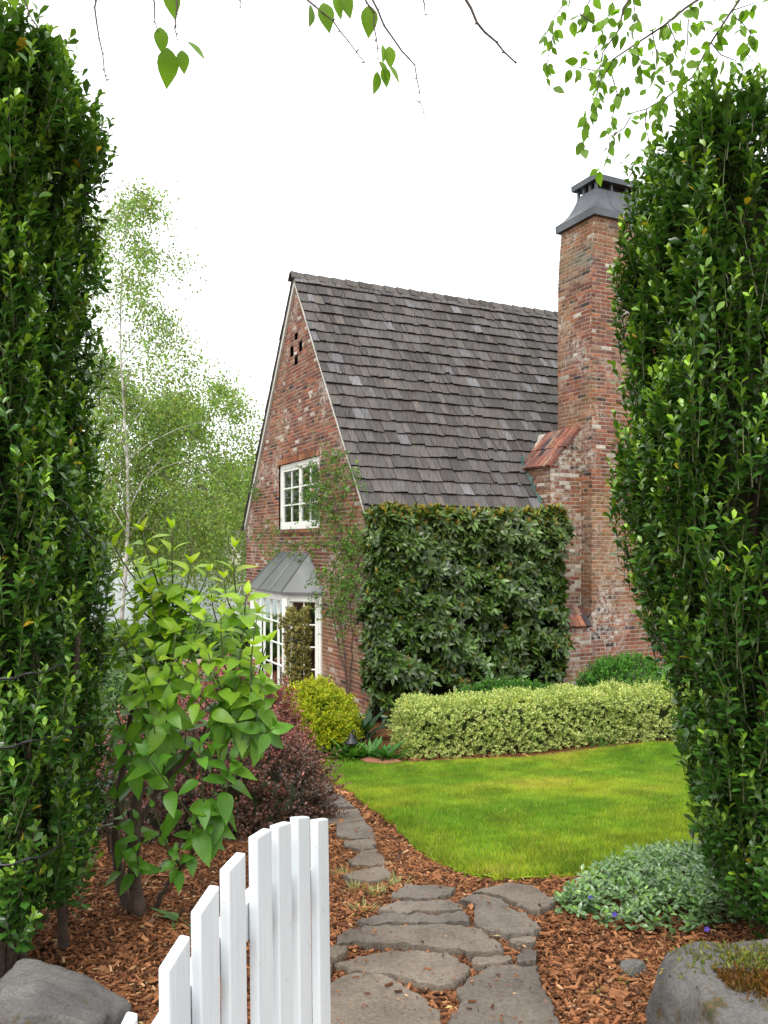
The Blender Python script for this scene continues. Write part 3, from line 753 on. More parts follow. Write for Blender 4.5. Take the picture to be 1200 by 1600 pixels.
while u < UE:                                              # ridge caps
    for f, sg in ((rp, 1), (rq, -1)):
        m = MB(); t0 = 0.045 + RS.uniform(0, .012); c = tuple(np.array((0.085, 0.077, 0.07)) * RS.uniform(.6, 1.25))
        P = [f(u, SL - 0.16, 0.02), f(u + 0.36, SL - 0.16, 0.006), f(u + 0.36, SL + 0.012, 0.006), f(u, SL + 0.012, 0.02), f(u, SL - 0.16, t0), f(u + 0.36, SL - 0.16, 0.02), f(u + 0.36, SL + 0.014, 0.02), f(u, SL + 0.014, t0)]
        m.hexa(P, c); m.build('ridge_shingle', M['shake'], roof)
    u += 0.275
for f in (rp, rq):                                         # pale rake boards under the roof edge
    m = MB(); m.hexa([f(-0.05, -0.03, -0.115), f(0.0, -0.03, -0.115), f(0.0, SL - 0.03, -0.115), f(-0.05, SL - 0.03, -0.115), f(-0.05, -0.03, 0.006), f(0.0, -0.03, 0.006), f(0.0, SL + 0.02, 0.006), f(-0.05, SL + 0.02, 0.006)])
    m.build('rake_board', M['rake'], roof)
m = MB(); m.box(hp(-0.10, W - 0.02, EAVE - 0.16), UU * 9, VV * 0.14, ZZ * 0.09); m.build('gutter', M['black'], house); m = MB(); m.box(hp(-0.0, EV - 0.07, EAVE - 0.20), UU * 3.2, VV * 0.08, ZZ * 0.09); m.build('gutter', M['black'], house)
m = MB(); m.tube([hp(0.17, -0.07, EAVE - 0.18), hp(0.17, -0.07, -1.02), hp(0.17, -0.16, -1.10)], 0.042, 8); m.build('downspout', M['verdigris'], house)

# ------------------------------------------------------------------ lawn and its grass
near = [(503, 1193), (510, 1216), (535, 1233), (562, 1252), (590, 1274), (618, 1300), (645, 1327), (678, 1349), (722, 1370), (780, 1381), (840, 1378), (900, 1374), (960, 1366), (1030, 1350), (1100, 1325), (1200, 1300), (1330, 1280)]
far = [(1330, 1135), (1200, 1146), (1040, 1163), (900, 1178), (760, 1190), (650, 1197), (560, 1191), (520, 1187)]
def densify(pts, k=6, jit=0.02, seed=1):
    g = np.random.default_rng(seed); out = []
    for i in range(len(pts)):
        a, b = np.asarray(pts[i]), np.asarray(pts[(i + 1) % len(pts)])
        for j in range(k): out.append(a + (b - a) * j / k + g.normal(0, jit, len(a)))
    return out
LP = [ground(*p)[:2] for p in near + far]
LP = densify(LP, 6, 0.012, 5)
c = MB(); n = len(LP)
pts = [np.array([p[0], p[1], float(gz(p[0], p[1])) + 0.028]) for p in LP]
bm = bmesh.new(); vs = [bm.verts.new(p) for p in pts]; fc = bm.faces.new(vs)
bmesh.ops.triangulate(bm, faces=[fc])
for _ in range(4):
    bmesh.ops.subdivide_edges(bm, edges=[e for e in bm.edges if e.calc_length() > 0.45], cuts=1)
    bmesh.ops.triangulate(bm, faces=[f for f in bm.faces if len(f.verts) > 3])
for v_ in bm.verts: v_.co.z = float(gz(v_.co.x, v_.co.y)) + 0.028
be = [e for e in bm.edges if len(e.link_faces) == 1]
r = bmesh.ops.extrude_edge_only(bm, edges=be)
for v_ in [q for q in r['geom'] if isinstance(q, bmesh.types.BMVert)]: v_.co.z -= 0.05
me = bpy.data.meshes.new('lawn'); bm.to_mesh(me); bm.free()
link('lawn', me, M['lawn'], kind='structure')
g = np.random.default_rng(50)
NB = 430000
# denser where it is near the camera
y_ = 3.7 + (11.3 - 3.7) * g.random(NB * 2) ** 1.35; x_ = g.uniform(-1.1, 5.2, NB * 2)
ok = inpoly(x_, y_, LP) & (np.abs(x_) < 0.02 + y_ * 0.50); x_, y_ = x_[ok][:NB], y_[ok][:NB]
P = np.stack([x_, y_, gz(x_, y_) + 0.024], 1); k = len(P)
patch = 0.5 + 0.5 * nz(P * np.array([1, 1, 0]), 0.75, 1); p2 = 0.5 + 0.5 * nz(P * np.array([1, 1, 0]), 2.2, 2)
lush = np.array([0.14, 0.285, 0.026]); yel = np.array([0.42, 0.425, 0.05]); straw = np.array([0.50, 0.43, 0.17])
C = lush + (yel - lush) * np.clip(0.30 + 1.15 * (patch - 0.5) + 0.9 * (p2 - 0.5) + g.normal(0, 0.28, k), 0, 1)[:, None]
p3_ = 0.5 + 0.5 * nz(P * np.array([1, 1, 0]), 5.5, 3); C = C * (0.72 + 0.5 * p3_)[:, None]; s = (g.random(k) < 0.05 + 0.22 * (p2 * patch > 0.45)); C[s] = straw * g.uniform(0.6, 1.1, (s.sum(), 1)); C = C * g.uniform(0.55, 1.35, (k, 1))
D = np.stack([g.normal(0, 0.42, k), g.normal(0, 0.42, k), np.ones(k)], 1); Nn = g.normal(0, 1, (k, 3))
S = g.uniform(0.028, 0.052, k) * (1 + 0.25 * (0.5 - patch))
T = template('blade', 0.11, 0, 0.15)
gr = build_leaves('grass', None, M['grass'], T, P, D, Nn, S, C, smooth=False)
gr['label'] = 'short bright green mown grass covering the lawn'; gr['category'] = 'grass'

# ------------------------------------------------------------------ flagstones
def z8(pts): return [(500 + x / 3.0, 1180 + y / 3.0) for x, y in pts]
FLAGS = [
 [(330,690),(400,645),(520,640),(640,655),(600,690),(500,703),(420,708),(345,708)],
 [(270,757),(380,722),(500,717),(600,714),(650,737),(668,766),(560,764),(440,773),(380,783),(300,770)],
 [(165,825),(230,794),(330,784),(480,781),(600,783),(688,774),(698,828),(600,833),(480,823),(380,818),(260,833)],
 [(65,918),(110,865),(200,842),(380,832),(520,832),(640,843),(760,862),(850,935),(850,968),(690,973),(640,950),(500,935),(380,930),(250,928),(150,913)],
 [(65,1020),(180,985),(330,965),(540,960),(650,1000),(708,1045),(700,1070),(640,1118),(560,1128),(440,1103),(300,1073),(150,1048)],
 [(-40,1130),(65,1100),(160,1065),(280,1077),(360,1112),(470,1165),(560,1265),(600,1400),(560,1500),(-60,1500)],
 [(652,1130),(720,1080),(800,1028),(1020,1037),(1040,1090),(1060,1150),(1100,1230),(1140,1330),(1150,1480),(640,1480),(605,1330),(610,1270),(660,1200)],
 [(728,850),(722,722),(650,712),(700,694),(785,694),(900,748),(990,802),(1038,850),(1000,878),(880,886),(800,868)],
 [(718,680),(800,655),(900,640),(1000,655),(1060,690),(1110,735),(1020,772),(950,746),(866,706),(795,686)],
 [(885,902),(990,887),(1002,915),(915,932)], [(940,1010),(945,950),(1020,965),(1022,1008),(952,1025)],
 [(705,1000),(820,980),(905,985),(908,1018),(800,1022),(725,1028)], [(10,945),(60,938),(125,945),(120,975),(65,995),(0,1000)],
 [(-150,985),(0,1010),(50,1015),(40,1060),(-90,1100),(-200,1060)],
 [(-10,125),(45,140),(66,165),(60,188),(0,205),(-40,180)], [(-30,228),(60,192),(100,202),(160,264),(80,268),(0,262)], [(10,312),(90,280),(180,270),(205,325),(120,336),(20,340)],
 [(70,345),(210,337),(250,375),(258,408),(150,413),(80,402)], [(110,425),(255,417),(266,465),(180,470),(115,452)], [(130,520),(200,476),(280,472),(305,540),(240,546),(150,540)], [(110,592),(230,562),(310,550),(332,600),(230,620),(120,612)],
]
path = bpy.data.objects.new('stone_path', None); COL.objects.link(path); path.location = (0, 4, 0); path['kind'] = 'structure'
FP = []
for i, f in enumerate(FLAGS):
    W2 = [ground(*p)[:2] for p in z8(f)]; FP.append(W2)
    ring_ = densify(W2, 5, 0.0, i); g = np.random.default_rng(100 + i)
    ring_ = [p + 0.012 * np.array([nz(np.array([p[0], p[1], 0.3]), 9, 1), nz(np.array([p[0], p[1], 0.9]), 9, 2)]) for p in ring_]
    cen = np.mean(ring_, axis=0); th_ = 0.036 if i < 14 else 0.034
    tl = g.normal(0, 0.01, 2)
    V = []; ring_ = [p + g.normal(0, .005, 2) for p in ring_]; K = len(ring_)
    levels = [(1.0, -0.05), (1.0, th_ * 0.7), (0.992, th_ * 0.93), (0.975, th_ + .001)]
    for sc, dz in levels:
        for p in ring_:
            q = cen + (p - cen) * sc
            rough = 0.006 * float(nz(np.array([q[0], q[1], 0.0]), 7, 3)) if dz > 0.03 else 0
            if sc == 0.992: rough += g.normal(0, 0.004)
            V.append((q[0], q[1], float(gz(q[0], q[1])) + dz + rough + tl @ (q - cen)))
    F4 = [(a * K + j, a * K + (j + 1) % K, (a + 1) * K + (j + 1) % K, (a + 1) * K + j) for a in range(len(levels) - 1) for j in range(K)]
    FT = [[(len(levels) - 1) * K + j for j in range(K)]]
    link('flagstone', new_mesh('flagstone', V, [F4, FT], smooth=False), M['flag'], path)

# ------------------------------------------------------------------ bark mulch chips
g = np.random.default_rng(60)
def chips(n, xr, yr, size, seed, onstone=0.02):
    g = np.random.default_rng(seed)
    x = g.uniform(*xr, n); y = yr[0] + (yr[1] - yr[0]) * g.random(n) ** 1.25
    keep = ~inpoly(x, y, LP) & (np.abs(x) < 0.25 + 0.52 * y); stone = np.zeros(n, dtype=bool)
    for f in FP: stone |= inpoly(x, y, f)
    keep &= (~stone) | (g.random(n) < onstone)
    x, y, stone = x[keep], y[keep], stone[keep]; n = len(x)
    z = gz(x, y) + g.uniform(0.0, 0.02, n) + np.where(stone, 0.04, 0)
    a = g.uniform(0, 6.28, n); L = size * g.lognormal(0, 0.5, n) * np.where(stone, .55, 1); Wd = L * g.uniform(0.16, 0.42, n); tilt = g.normal(0, 0.28, (n, 2)) * np.where(stone, .1, 1)[:, None]
    ax = np.stack([np.cos(a), np.sin(a), tilt[:, 0]], 1); ay = np.stack([-np.sin(a), np.cos(a), tilt[:, 1]], 1); az = np.cross(ax, ay)
    c = np.stack([x, y, z], 1); H = np.minimum(Wd, .01) * g.uniform(0.3, 0.6, n); V = []
    for sx, sy, sz in ((-1, -.7, 0), (1, -1, 0), (.85, .8, 0), (-.9, 1, 0), (-.9, -.6, 1), (.9, -.8, 1), (.75, .7, 1), (-.8, .8, 1)):
        V.append(c + ax * (sx * L / 2)[:, None] + ay * (sy * Wd / 2)[:, None] + az * (sz * H)[:, None])
    V = np.stack(V, 1); off = (np.arange(n) * 8)[:, None, None]
    Fq = np.array([(4, 5, 6, 7), (0, 1, 5, 4), (1, 2, 6, 5), (2, 3, 7, 6), (3, 0, 4, 7)])[None] + off
    pal = np.array([(0.24, 0.098, 0.042), (0.31, 0.135, 0.060), (0.14, 0.057, 0.027), (0.38, 0.18, 0.082), (0.075, 0.036, 0.02), (0.48, 0.30, 0.16)])
    C = pal[g.choice(6, n, p=(.3, .23, .22, .09, .14, .02))] * g.uniform(0.55, 1.15, (n, 1))
    return V.reshape(-1, 3), Fq.reshape(-1, 4), np.repeat(C, 8, axis=0)
A = [chips(165000, (-2.3, 2.6), (2.2, 5.2), 0.0175, 1, 0.04), chips(34000, (-3.0, 3.2), (4.8, 10.5), 0.035, 2, 0.03)]
V = np.concatenate([A[0][0], A[1][0]]); Fq = np.concatenate([A[0][1], A[1][1] + len(A[0][0])]); C = np.concatenate([A[0][2], A[1][2]])
o = link('bark_mulch', new_mesh('bark_mulch', V, [Fq], col=C), M['chip'], kind='stuff'); o['label'] = 'reddish brown shredded bark mulch around the stone path'; o['category'] = 'mulch'
g = np.random.default_rng(61); k = 420                     # a few fallen petals and pale splinters
x = g.uniform(-2, 2.2, k); y = g.uniform(2.4, 6, k); z = gz(x, y) + 0.03
D = np.stack([g.normal(0, 1, k), g.normal(0, 1, k), g.normal(0, .15, k)], 1); Nn = np.tile((0, 0, 1.0), (k, 1)) + g.normal(0, .3, (k, 3))
o = build_leaves('leaf_litter', None, M['soft'], template('ell4', .35), np.stack([x, y, z], 1), D, Nn, g.uniform(.012, .04, k), vary(g, (.42, .30, .17), k, .5))
o['label'] = 'scattered pale dead leaves and splinters lying on the mulch'; o['category'] = 'leaf litter'

# ------------------------------------------------------------------ picket gate
gate = thing('picket_gate', 'white painted picket gate with arched top swung open in the foreground', 'gate', (-0.44, 1.12, 0.0))
gd = unit(np.array([0.1986, 0.58, 0.0])); gn = np.array([gd[1], -gd[0], 0.0])         # along the gate, towards its right-hand face
def online(px):
    k = (px - CX) / F; d = (-0.3325 - 0.3424 * 1.42 - 0.0) / (k - 0.3424); return np.array([k * d, d, 0.0])
PK = [(139, .85), (216, .726), (297.5, .673), (343, .625), (384, .600), (425, .590), (455.5, .606), (484.5, .625), (513.5, .664)]
tops = [EYE - h for _, h in PK]; pos = [online(p) for p, _ in PK]
pos[0] = pos[1] - gd * 0.105
along = [float((p - pos[0]) @ gd) for p in pos]
def arch(s): return float(np.interp(s, along, tops))
for i, p in enumerate(pos):
    wd = 0.078; sp = (along[i] - along[i - 1]) if i else 0.1
    wd = min(0.065, sp - 0.024); th_ = 0.021
    zt1 = arch(along[i]); sl_ = (arch(along[i] + 0.05) - arch(along[i] - 0.05)) / 0.1 if i not in (0, len(pos) - 1) else (0.9 if i == 0 else -0.25)
    zt0 = zt1 - sl_ * wd
    bm = bmesh.new(); o_ = p - gd * wd
    cs = [o_, p, p - gn * th_, o_ - gn * th_]
    lean = gd * 0.0 + gn * 0.012
    vb = [bm.verts.new(Vector(c + ZZ * 0.07 + lean)) for c in cs]; vt = [bm.verts.new(Vector(c + ZZ * (zt1 if k in (1, 2) else zt0))) for k, c in enumerate(cs)]
    bm.faces.new(vb[::-1]); bm.faces.new(vt)
    for k in range(4): bm.faces.new((vb[k], vb[(k + 1) % 4], vt[(k + 1) % 4], vt[k]))
    bmesh.ops.recalc_face_normals(bm, faces=bm.faces[:])
    bmesh.ops.bevel(bm, geom=bm.edges[:], offset=0.0035, segments=2, affect='EDGES', profile=0.6)
    me = bpy.data.meshes.new('picket'); bm.to_mesh(me); bm.free(); link('picket', me, M['white'], gate)
for z_of, nm in ((lambda s: arch(s) - 0.125, 'top_rail'), (lambda s: 0.22, 'bottom_rail')):
    m = MB(); S_ = np.linspace(-0.1, along[-1] - 0.005, 24)
    P = []
    for s in S_:
        b0 = pos[0] + gd * s - gn * 0.0215; z = z_of(max(s, 0.0)); P += [b0 + ZZ * (z - .075), b0 - gn * .03 + ZZ * (z - .075), b0 - gn * .03 + ZZ * z, b0 + ZZ * z]
    m.add(P, [(4 * a + j, 4 * a + (j + 1) % 4, 4 * a + 4 + (j + 1) % 4, 4 * a + 4 + j) for a in range(23) for j in range(4)] + [(0, 1, 2, 3), (95, 94, 93, 92)]); m.build(nm, M['white'], gate)
m = MB()
for i, p in enumerate(pos):
    for dz in (-0.15, -0.18):
        c_ = p - gd * (0.045 + 0.004 * (i % 3)) + gn * 0.0008 + ZZ * (tops[i] + dz - 0.01 * (i % 2)); m.tube([c_ - gn * .001, c_ + gn * .0012], 0.0035, 8)
m.build('screw_head', M['white'], gate)
m = MB(); b0 = pos[0] - gd * 0.2; m.box(b0 - gd * .09 - gn * .06, gd * .09, gn * .09, ZZ * 0.86)
m.solo('gate_post', M['white'], tuple(b0 * np.array([1, 1, 0])), 'low white post carrying the open picket gate', 'post')
m = MB(); 
for z in (0.25, 0.62): m.box(b0 - gn * .055 + ZZ * z - gd * 0.002, gd * .14, -gn * .006, ZZ * .03)
m.build('hinge', M['black'], gate)

# ------------------------------------------------------------------ boulders
def boulder(name, label, c, r, seed, cuts, sub=5, mat='rock', rotz=0.0, boxy=2.0):
    V, Fc = blob((0, 0, 0), (1, 1, 1), seed, sub, 0.08, 1.6)
    if boxy > 2: V = V / (np.sum(np.abs(V) ** boxy, axis=1) ** (1 / boxy))[:, None] * np.linalg.norm(V, axis=1)[:, None] * .92
    for n_, d_ in cuts:
        n_ = unit(np.array(n_, dtype=float)); e = V @ n_ - d_; V = V - np.maximum(e, 0)[:, None] * n_ * 0.985
    V = V * (1 + 0.025 * nz(V + seed, 7, 1) + 0.012 * nz(V, 17, 2))[:, None]
    cz, sz = math.cos(rotz), math.sin(rotz); V = V @ np.array([[cz, sz, 0], [-sz, cz, 0], [0, 0, 1]])
    V = V * np.array(r) + np.array(c)
    return solo(name, V, Fc, M[mat], (c[0], c[1], float(gz(c[0], c[1]))), label, 'rock', smooth=True)
boulder('boulder', 'rough grey boulder under the left hedge behind the gate', (-1.10, 2.56, 0.01), (0.36, 0.26, 0.29), 3,
        [((0, 0, 1), .72), ((-.75, -.1, .62), .62), ((.25, -1, .3), .7), ((1, -.1, .1), .72), ((.45, .2, .9), .70)])
rb_ = boulder('boulder', 'squared grey boulder with brown moss on top under the right hedge', (1.24, 2.42, 0.02), (0.44, 0.34, 0.34), 8,
        [((0, 0, 1), .86), ((-1, -.1, .05), .86), ((-.25, -1, .1), .78), ((.35, -.55, 1), .80), ((1, -.2, .2), .85), ((.15, -1, .55), .80), ((-.8, -.8, .1), .98)], boxy=5.0)
boulder('small_rock', 'small half buried grey rock in the mulch beside the mossy boulder', (ground(990, 1523)[0], ground(990, 1523)[1], 0.012), (0.055, 0.045, 0.045), 5, [((0, 0, 1), .5), ((-.6, -.4, .6), .55), ((.7, -.5, .4), .6), ((.2, -1, .2), .6)], sub=4)
# moss cushions on the right boulder
g = np.random.default_rng(77)
def moss(n, cpx, spread, label, colset, host_z):
    P = []; 
    for (px, py, d, rx, rz) in cpx:
        k = n // len(cpx); q = at(px, py, d); P.append(q + np.stack([g.normal(0, rx, k), g.normal(0, rx * .5, k), g.normal(0, rz, k)], 1))
    return np.concatenate(P)
dg = bpy.context.evaluated_depsgraph_get(); 
from mathutils.bvhtree import BVHTree
def drop_on(o, XY):
    me = o.data; t = BVHTree.FromPolygons([v.co + o.location for v in me.vertices], [tuple(p.vertices) for p in me.polygons]); out = []
    for x, y in XY:
        h = t.ray_cast(Vector((x, y, 3)), Vector((0, 0, -1)))
        if h[0] is not None and h[1].z > 0.35: out.append((h[0][:], h[1][:]))
    return np.array([q[0] for q in out]), np.array([q[1] for q in out])
k = 9000; u_ = g.uniform(0, 1, k); line = np.stack([1.0 + 0.62 * u_, 2.44 + 0.16 * u_ - 0.10 * np.sin(u_ * 3.1) + g.normal(0, 0.03 + 0.05 * u_, k)], 1)
Pm, Nm = drop_on(rb_, line); k = len(Pm)
D = Nm + g.normal(0, 0.7, (k, 3)); build_leaves('moss', rb_, M['soft'], template('diamond', 0.3), Pm + 0.0, D, g.normal(0, 1, (k, 3)), g.uniform(.010, .026, k), vary(g, (.13, .065, .014), k, .55, .2))
line = np.stack([g.normal(1.22, 0.16, 1500), g.normal(2.56, 0.05, 1500)], 1); Pm, Nm = drop_on(rb_, line); k = len(Pm)
build_leaves('green_moss', rb_, M['soft'], template('diamond', 0.35), Pm, Nm + g.normal(0, 0.8, (k, 3)), g.normal(0, 1, (k, 3)), g.uniform(.012, .026, k), vary(g, (.15, .16, .03), k, .5, .15))

# ------------------------------------------------------------------ clipped evergreen hedges either side of the gap
def inframe(P, m=0.0):
    d = np.maximum(P[:, 1], .05); px = CX + F * P[:, 0] / d; py = HY - F * (P[:, 2] - EYE) / d
    return (px > m) & (px < 1200 - m) & (py > m) & (py < 1600 - m)
def hedge(name, label, side, sil, y0, y1, xout, ztop, zbot, seed):
    g = np.random.default_rng(seed)
    root = thing(name, label, 'hedge', (side * 1.6, (y0 + y1) / 2, 0.0))
    zs = np.array([EYE + (HY - py) / F * y1 for py, _ in sil]); xin = np.array([(px - CX) / F * y1 for _, px in sil])
    o = np.argsort(zs); zs, xin = zs[o], xin[o]
    fx = lambda z: np.interp(z, zs, xin)
    hgt = ztop - zbot
    def sample(dens, depth0, depth1):
        Ps, Ns = [], []
        k = int(dens * (y1 - y0) * hgt * 1.25); z = g.uniform(zbot, ztop - .05, k); y = g.uniform(y0, y1, k)          # face towards the gap
        Ps.append(np.stack([fx(z), y, z], 1)); Ns.append(np.tile((-side, -0.25, 0.0), (k, 1)))
        wdt = abs(xout) - 1.1; k = int(dens * wdt * hgt); z = g.uniform(zbot, ztop, k); x = fx(z) + side * g.uniform(0, wdt, k)   # face towards the camera
        Ps.append(np.stack([x, np.full(k, y0), z], 1)); Ns.append(np.tile((0, -1.0, 0.0), (k, 1)))
        k = int(dens * wdt * (y1 - y0) * 0.8); x = fx(ztop) + side * g.uniform(0, wdt, k); y = g.uniform(y0, y1, k)
        Ps.append(np.stack([x, y, np.full(k, ztop)], 1)); Ns.append(np.tile((0, 0, 1.0), (k, 1)))
        k = int(dens * wdt * hgt * 0.35); z = g.uniform(zbot, ztop, k); x = fx(z) + side * g.uniform(0, wdt, k)
        Ps.append(np.stack([x, np.full(k, y1), z], 1)); Ns.append(np.tile((0, 1.0, 0.0), (k, 1)))
        k = int(dens * .3 * hgt); z = g.uniform(zbot, ztop, k); x = fx(z) + side * g.uniform(0, .3, k)          # the far inner arris, which makes the outline
        Ps.append(np.stack([x, np.full(k, y1), z], 1)); Ns.append(np.tile((-side * .5, .85, 0.0), (k, 1)))
        k = int(dens * .25 * (y1 - y0)); y = g.uniform(y0, y1, k); Ps.append(np.stack([fx(ztop - .1) + side * g.uniform(0, .15, k), y, ztop - g.uniform(0, .2, k)], 1)); Ns.append(np.tile((-side * .6, 0, .7), (k, 1)))
        P = np.concatenate(Ps); Nr = np.concatenate(Ns); k = len(P)
        clump = nz(P * np.array([1, 1, 0.35]), 7.5, seed % 4) * 0.06 + nz(P * np.array([1, 1, .6]), 2.2, 2) * 0.02
        P = P + Nr * (clump - g.uniform(depth0, depth1, k))[:, None]
        return P, Nr
    def emit(part, dens, d0, d1, m, L, s0, s1, ctip, cbase, singles):
        P, Nr = sample(dens, d0, d1); k = len(P)
        D = unit(Nr * g.uniform(0.05, 0.45, (k, 1)) + np.array([0, 0, 1.0]) + g.normal(0, 0.16, (k, 3)))
        LL = L * g.uniform(0.7, 1.35, k)
        p, d, nn, s, t, si = shoots(g, P - D * (LL * 0.5)[:, None], D, LL, m, s0, s1, 1.15, 0.45)
        tc = np.clip((t - 0.55) / 0.45, 0, 1)[:, None] ** 1.3 * g.uniform(0.25, 1.0, k)[si][:, None]
        C = np.asarray(cbase) * (1 - tc) + np.asarray(ctip) * tc
        C = C * g.uniform(0.65, 1.3, (len(p), 1)) * g.uniform(0.8, 1.2, k)[si][:, None]
        yl = g.random(len(p)) < 0.004; C[yl] = (0.45, 0.33, 0.03)
        sc = s / np.linalg.norm(p - np.array([0, 0, EYE]), axis=1) * inframe(p, 5) * g.uniform(.6, 1, len(p))
        build_leaves(part, root, M['glossy'], template('obovate', 0.52, 0.28, 0.16), p, d, nn, s, np.clip(C, .003, 1), singles=singles, score=sc)
        stems('shoots', root, M['greenstem'], P - D * (LL * 0.5)[:, None], D, LL, 0.0022)
    emit('foliage', 270, -0.02, 0.09, 15, 0.20, 0.052, 0.034, (0.28, 0.47, 0.032), (0.048, 0.132, 0.02), 300)
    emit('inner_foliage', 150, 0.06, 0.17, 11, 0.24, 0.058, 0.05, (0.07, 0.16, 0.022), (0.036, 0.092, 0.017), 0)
    # dense twiggy inside
    m = MB(); n = 14
    for i in range(n):
        za, zb = zbot + .1 + (hgt - .3) * i / n, zbot + .1 + (hgt - .3) * (i + 1) / n
        xa, xb = fx(za) + side * .17, fx(zb) + side * .17; xo = side * (abs(xout) - .1)
        P = [(xa, y0 + .17, za), (xo, y0 + .17, za), (xo, y1 - .12, za), (xa, y1 - .12, za), (xb, y0 + .17, zb), (xo, y0 + .17, zb), (xo, y1 - .12, zb), (xb, y1 - .12, zb)]
        m.hexa(P)
    m.build('inner_twigs', M['core'], root)
    return root, g, fx
lsil = [(60, 160), (180, 163), (300, 161), (380, 137), (500, 139), (620, 138), (750, 148), (850, 153), (1000, 160), (1150, 158), (1300, 153), (1400, 140), (1480, 128), (1600, 120)]
rsil = [(120, 1002), (275, 1002), (330, 998), (430, 982), (500, 980), (600, 982), (700, 967), (760, 968), (850, 982), (950, 1008), (1050, 1038), (1150, 1049), (1250, 1068), (1330, 1086), (1420, 1122), (1480, 1146), (1600, 1160)]
HL, gL, fL = hedge('clipped_hedge', 'tall clipped evergreen hedge left of the gate with dark cables', -1, lsil, 2.75, 3.5, -2.35, 3.38, 0.26, 5)
HR, gR, fR = hedge('clipped_hedge', 'tall clipped evergreen hedge right of the path beside the chimney', 1, rsil, 2.82, 3.6, 2.4, 3.14, 0.22, 6)
def trunk(root, paths, mat='bark', name='trunk', n=8):
    for pts, rad in paths:
        m = MB(); m.tube(pts, rad, n); m.build(name, M[mat], root, smooth=True)
def wig(a, b, k, amp, g):
    a, b = np.asarray(a, dtype=float), np.asarray(b, dtype=float); t = np.linspace(0, 1, k)[:, None]
    P = a + (b - a) * t; P[1:-1] += g.normal(0, amp, (k - 2, 3)); return list(P)
trunk(HL, [(wig((-1.36, 2.86, -.03), (-1.33, 2.95, 1.6), 7, .02, gL), list(np.linspace(.055, .03, 7))), (wig((-1.28, 2.92, -.03), (-1.27, 3.05, 1.8), 7, .02, gL), list(np.linspace(.03, .018, 7))),
           (wig((-1.24, 3.2, -.03), (-1.2, 3.25, 1.3), 7, .015, gL), list(np.linspace(.022, .012, 7))), (wig((-1.8, 3.1, -.03), (-1.8, 3.1, 2.4), 6, .02, gL), list(np.linspace(.05, .03, 6))),
           (wig((-1.30, 2.88, .1), (-1.20, 2.83, 1.1), 7, .012, gL), list(np.linspace(.02, .008, 7)))])
trunk(HR, [(wig((1.55, 3.15, -.03), (1.4, 3.1, 1.8), 7, .02, gR), list(np.linspace(.05, .03, 7))), (wig((1.45, 2.95, -.03), (1.35, 2.95, 2.0), 7, .02, gR), list(np.linspace(.03, .015, 7))), (wig((2.0, 3.2, -.03), (2.0, 3.2, 2.3), 6, .02, gR), list(np.linspace(.05, .03, 6)))])
# dark cables wound round the left hedge
cab = thing('light_cable', 'thin dark cable wound around the left hedge', 'cable', (-1.25, 2.9, 0.6))
for pts in ([(-60, 1072), (0, 1060), (33, 1054), (66, 1046), (103, 1035)], [(-70, 1178), (0, 1167), (55, 1154), (92, 1138), (154, 1128)], [(-60, 1355), (0, 1350), (50, 1338), (85, 1322), (150, 1288)], [(60, 770), (100, 790), (125, 830), (150, 860)]):
    P = []
    for px, py in densify(pts, 4, 0.0)[:-4]:
        d = F * 1.15 / (CX - px); 
        if d < 2.66: d = 2.66
        P.append(at(px, py + 2 * math.sin(px * .13), d) + np.array([0.02, -.01, 0]))
    m = MB(); m.tube(P, 0.0042, 5); m.build('cable_run', M['black'], cab)

# ------------------------------------------------------------------ broad-leaved shrub
g = np.random.default_rng(70); base = ground(215, 1432)
dg_ = thing('broad_leaved_shrub', 'tall shrub with broad bright green leaves beside the left hedge', 'shrub', tuple(base))
def gp(px, py, d=3.55): return at(px, py, d)
mains = [[(205, 1436, 3.55), (190, 1385, 3.55), (178, 1320, 3.6), (185, 1240, 3.65), (200, 1150, 3.7), (215, 1050, 3.7)],
         [(218, 1436, 3.52), (212, 1370, 3.5), (208, 1300, 3.5), (216, 1220, 3.5), (245, 1120, 3.5), (262, 1020, 3.55), (270, 960, 3.6)],
         [(240, 1430, 3.55), (255, 1390, 3.5), (290, 1345, 3.4), (325, 1308, 3.35)],
         [(212, 1300, 3.52), (255, 1220, 3.6), (310, 1160, 3.65), (345, 1090, 3.7)], [(222, 1425, 3.55), (195, 1370, 3.6), (172, 1330, 3.7), (165, 1270, 3.75)],
         [(345, 1090, 3.7), (370, 1040, 3.7), (392, 990, 3.65)], [(310, 1160, 3.65), (360, 1150, 3.5), (400, 1140, 3.4)]]
RAD = [(.026, .010), (.030, .010), (.013, .004), (.014, .007), (.010, .005), (.007, .004), (.008, .004)]
nodes_ = []
for mp, (r0, r1) in zip(mains, RAD):
    P = [gp(*q) for q in mp]; P[0][2] = min(P[0][2], base[2] + .0) if mp[0][1] > 1420 else P[0][2]
    Q = []
    for i in range(len(P) - 1):
        for j in range(4): Q.append(P[i] + (P[i + 1] - P[i]) * j / 4 + g.normal(0, .004, 3))
    Q.append(P[-1]); trunk(dg_, [(Q, list(np.linspace(r0, r1, len(Q))))], n=8, name='limb'); nodes_ += Q[4:]
nodes_ = np.array(nodes_)
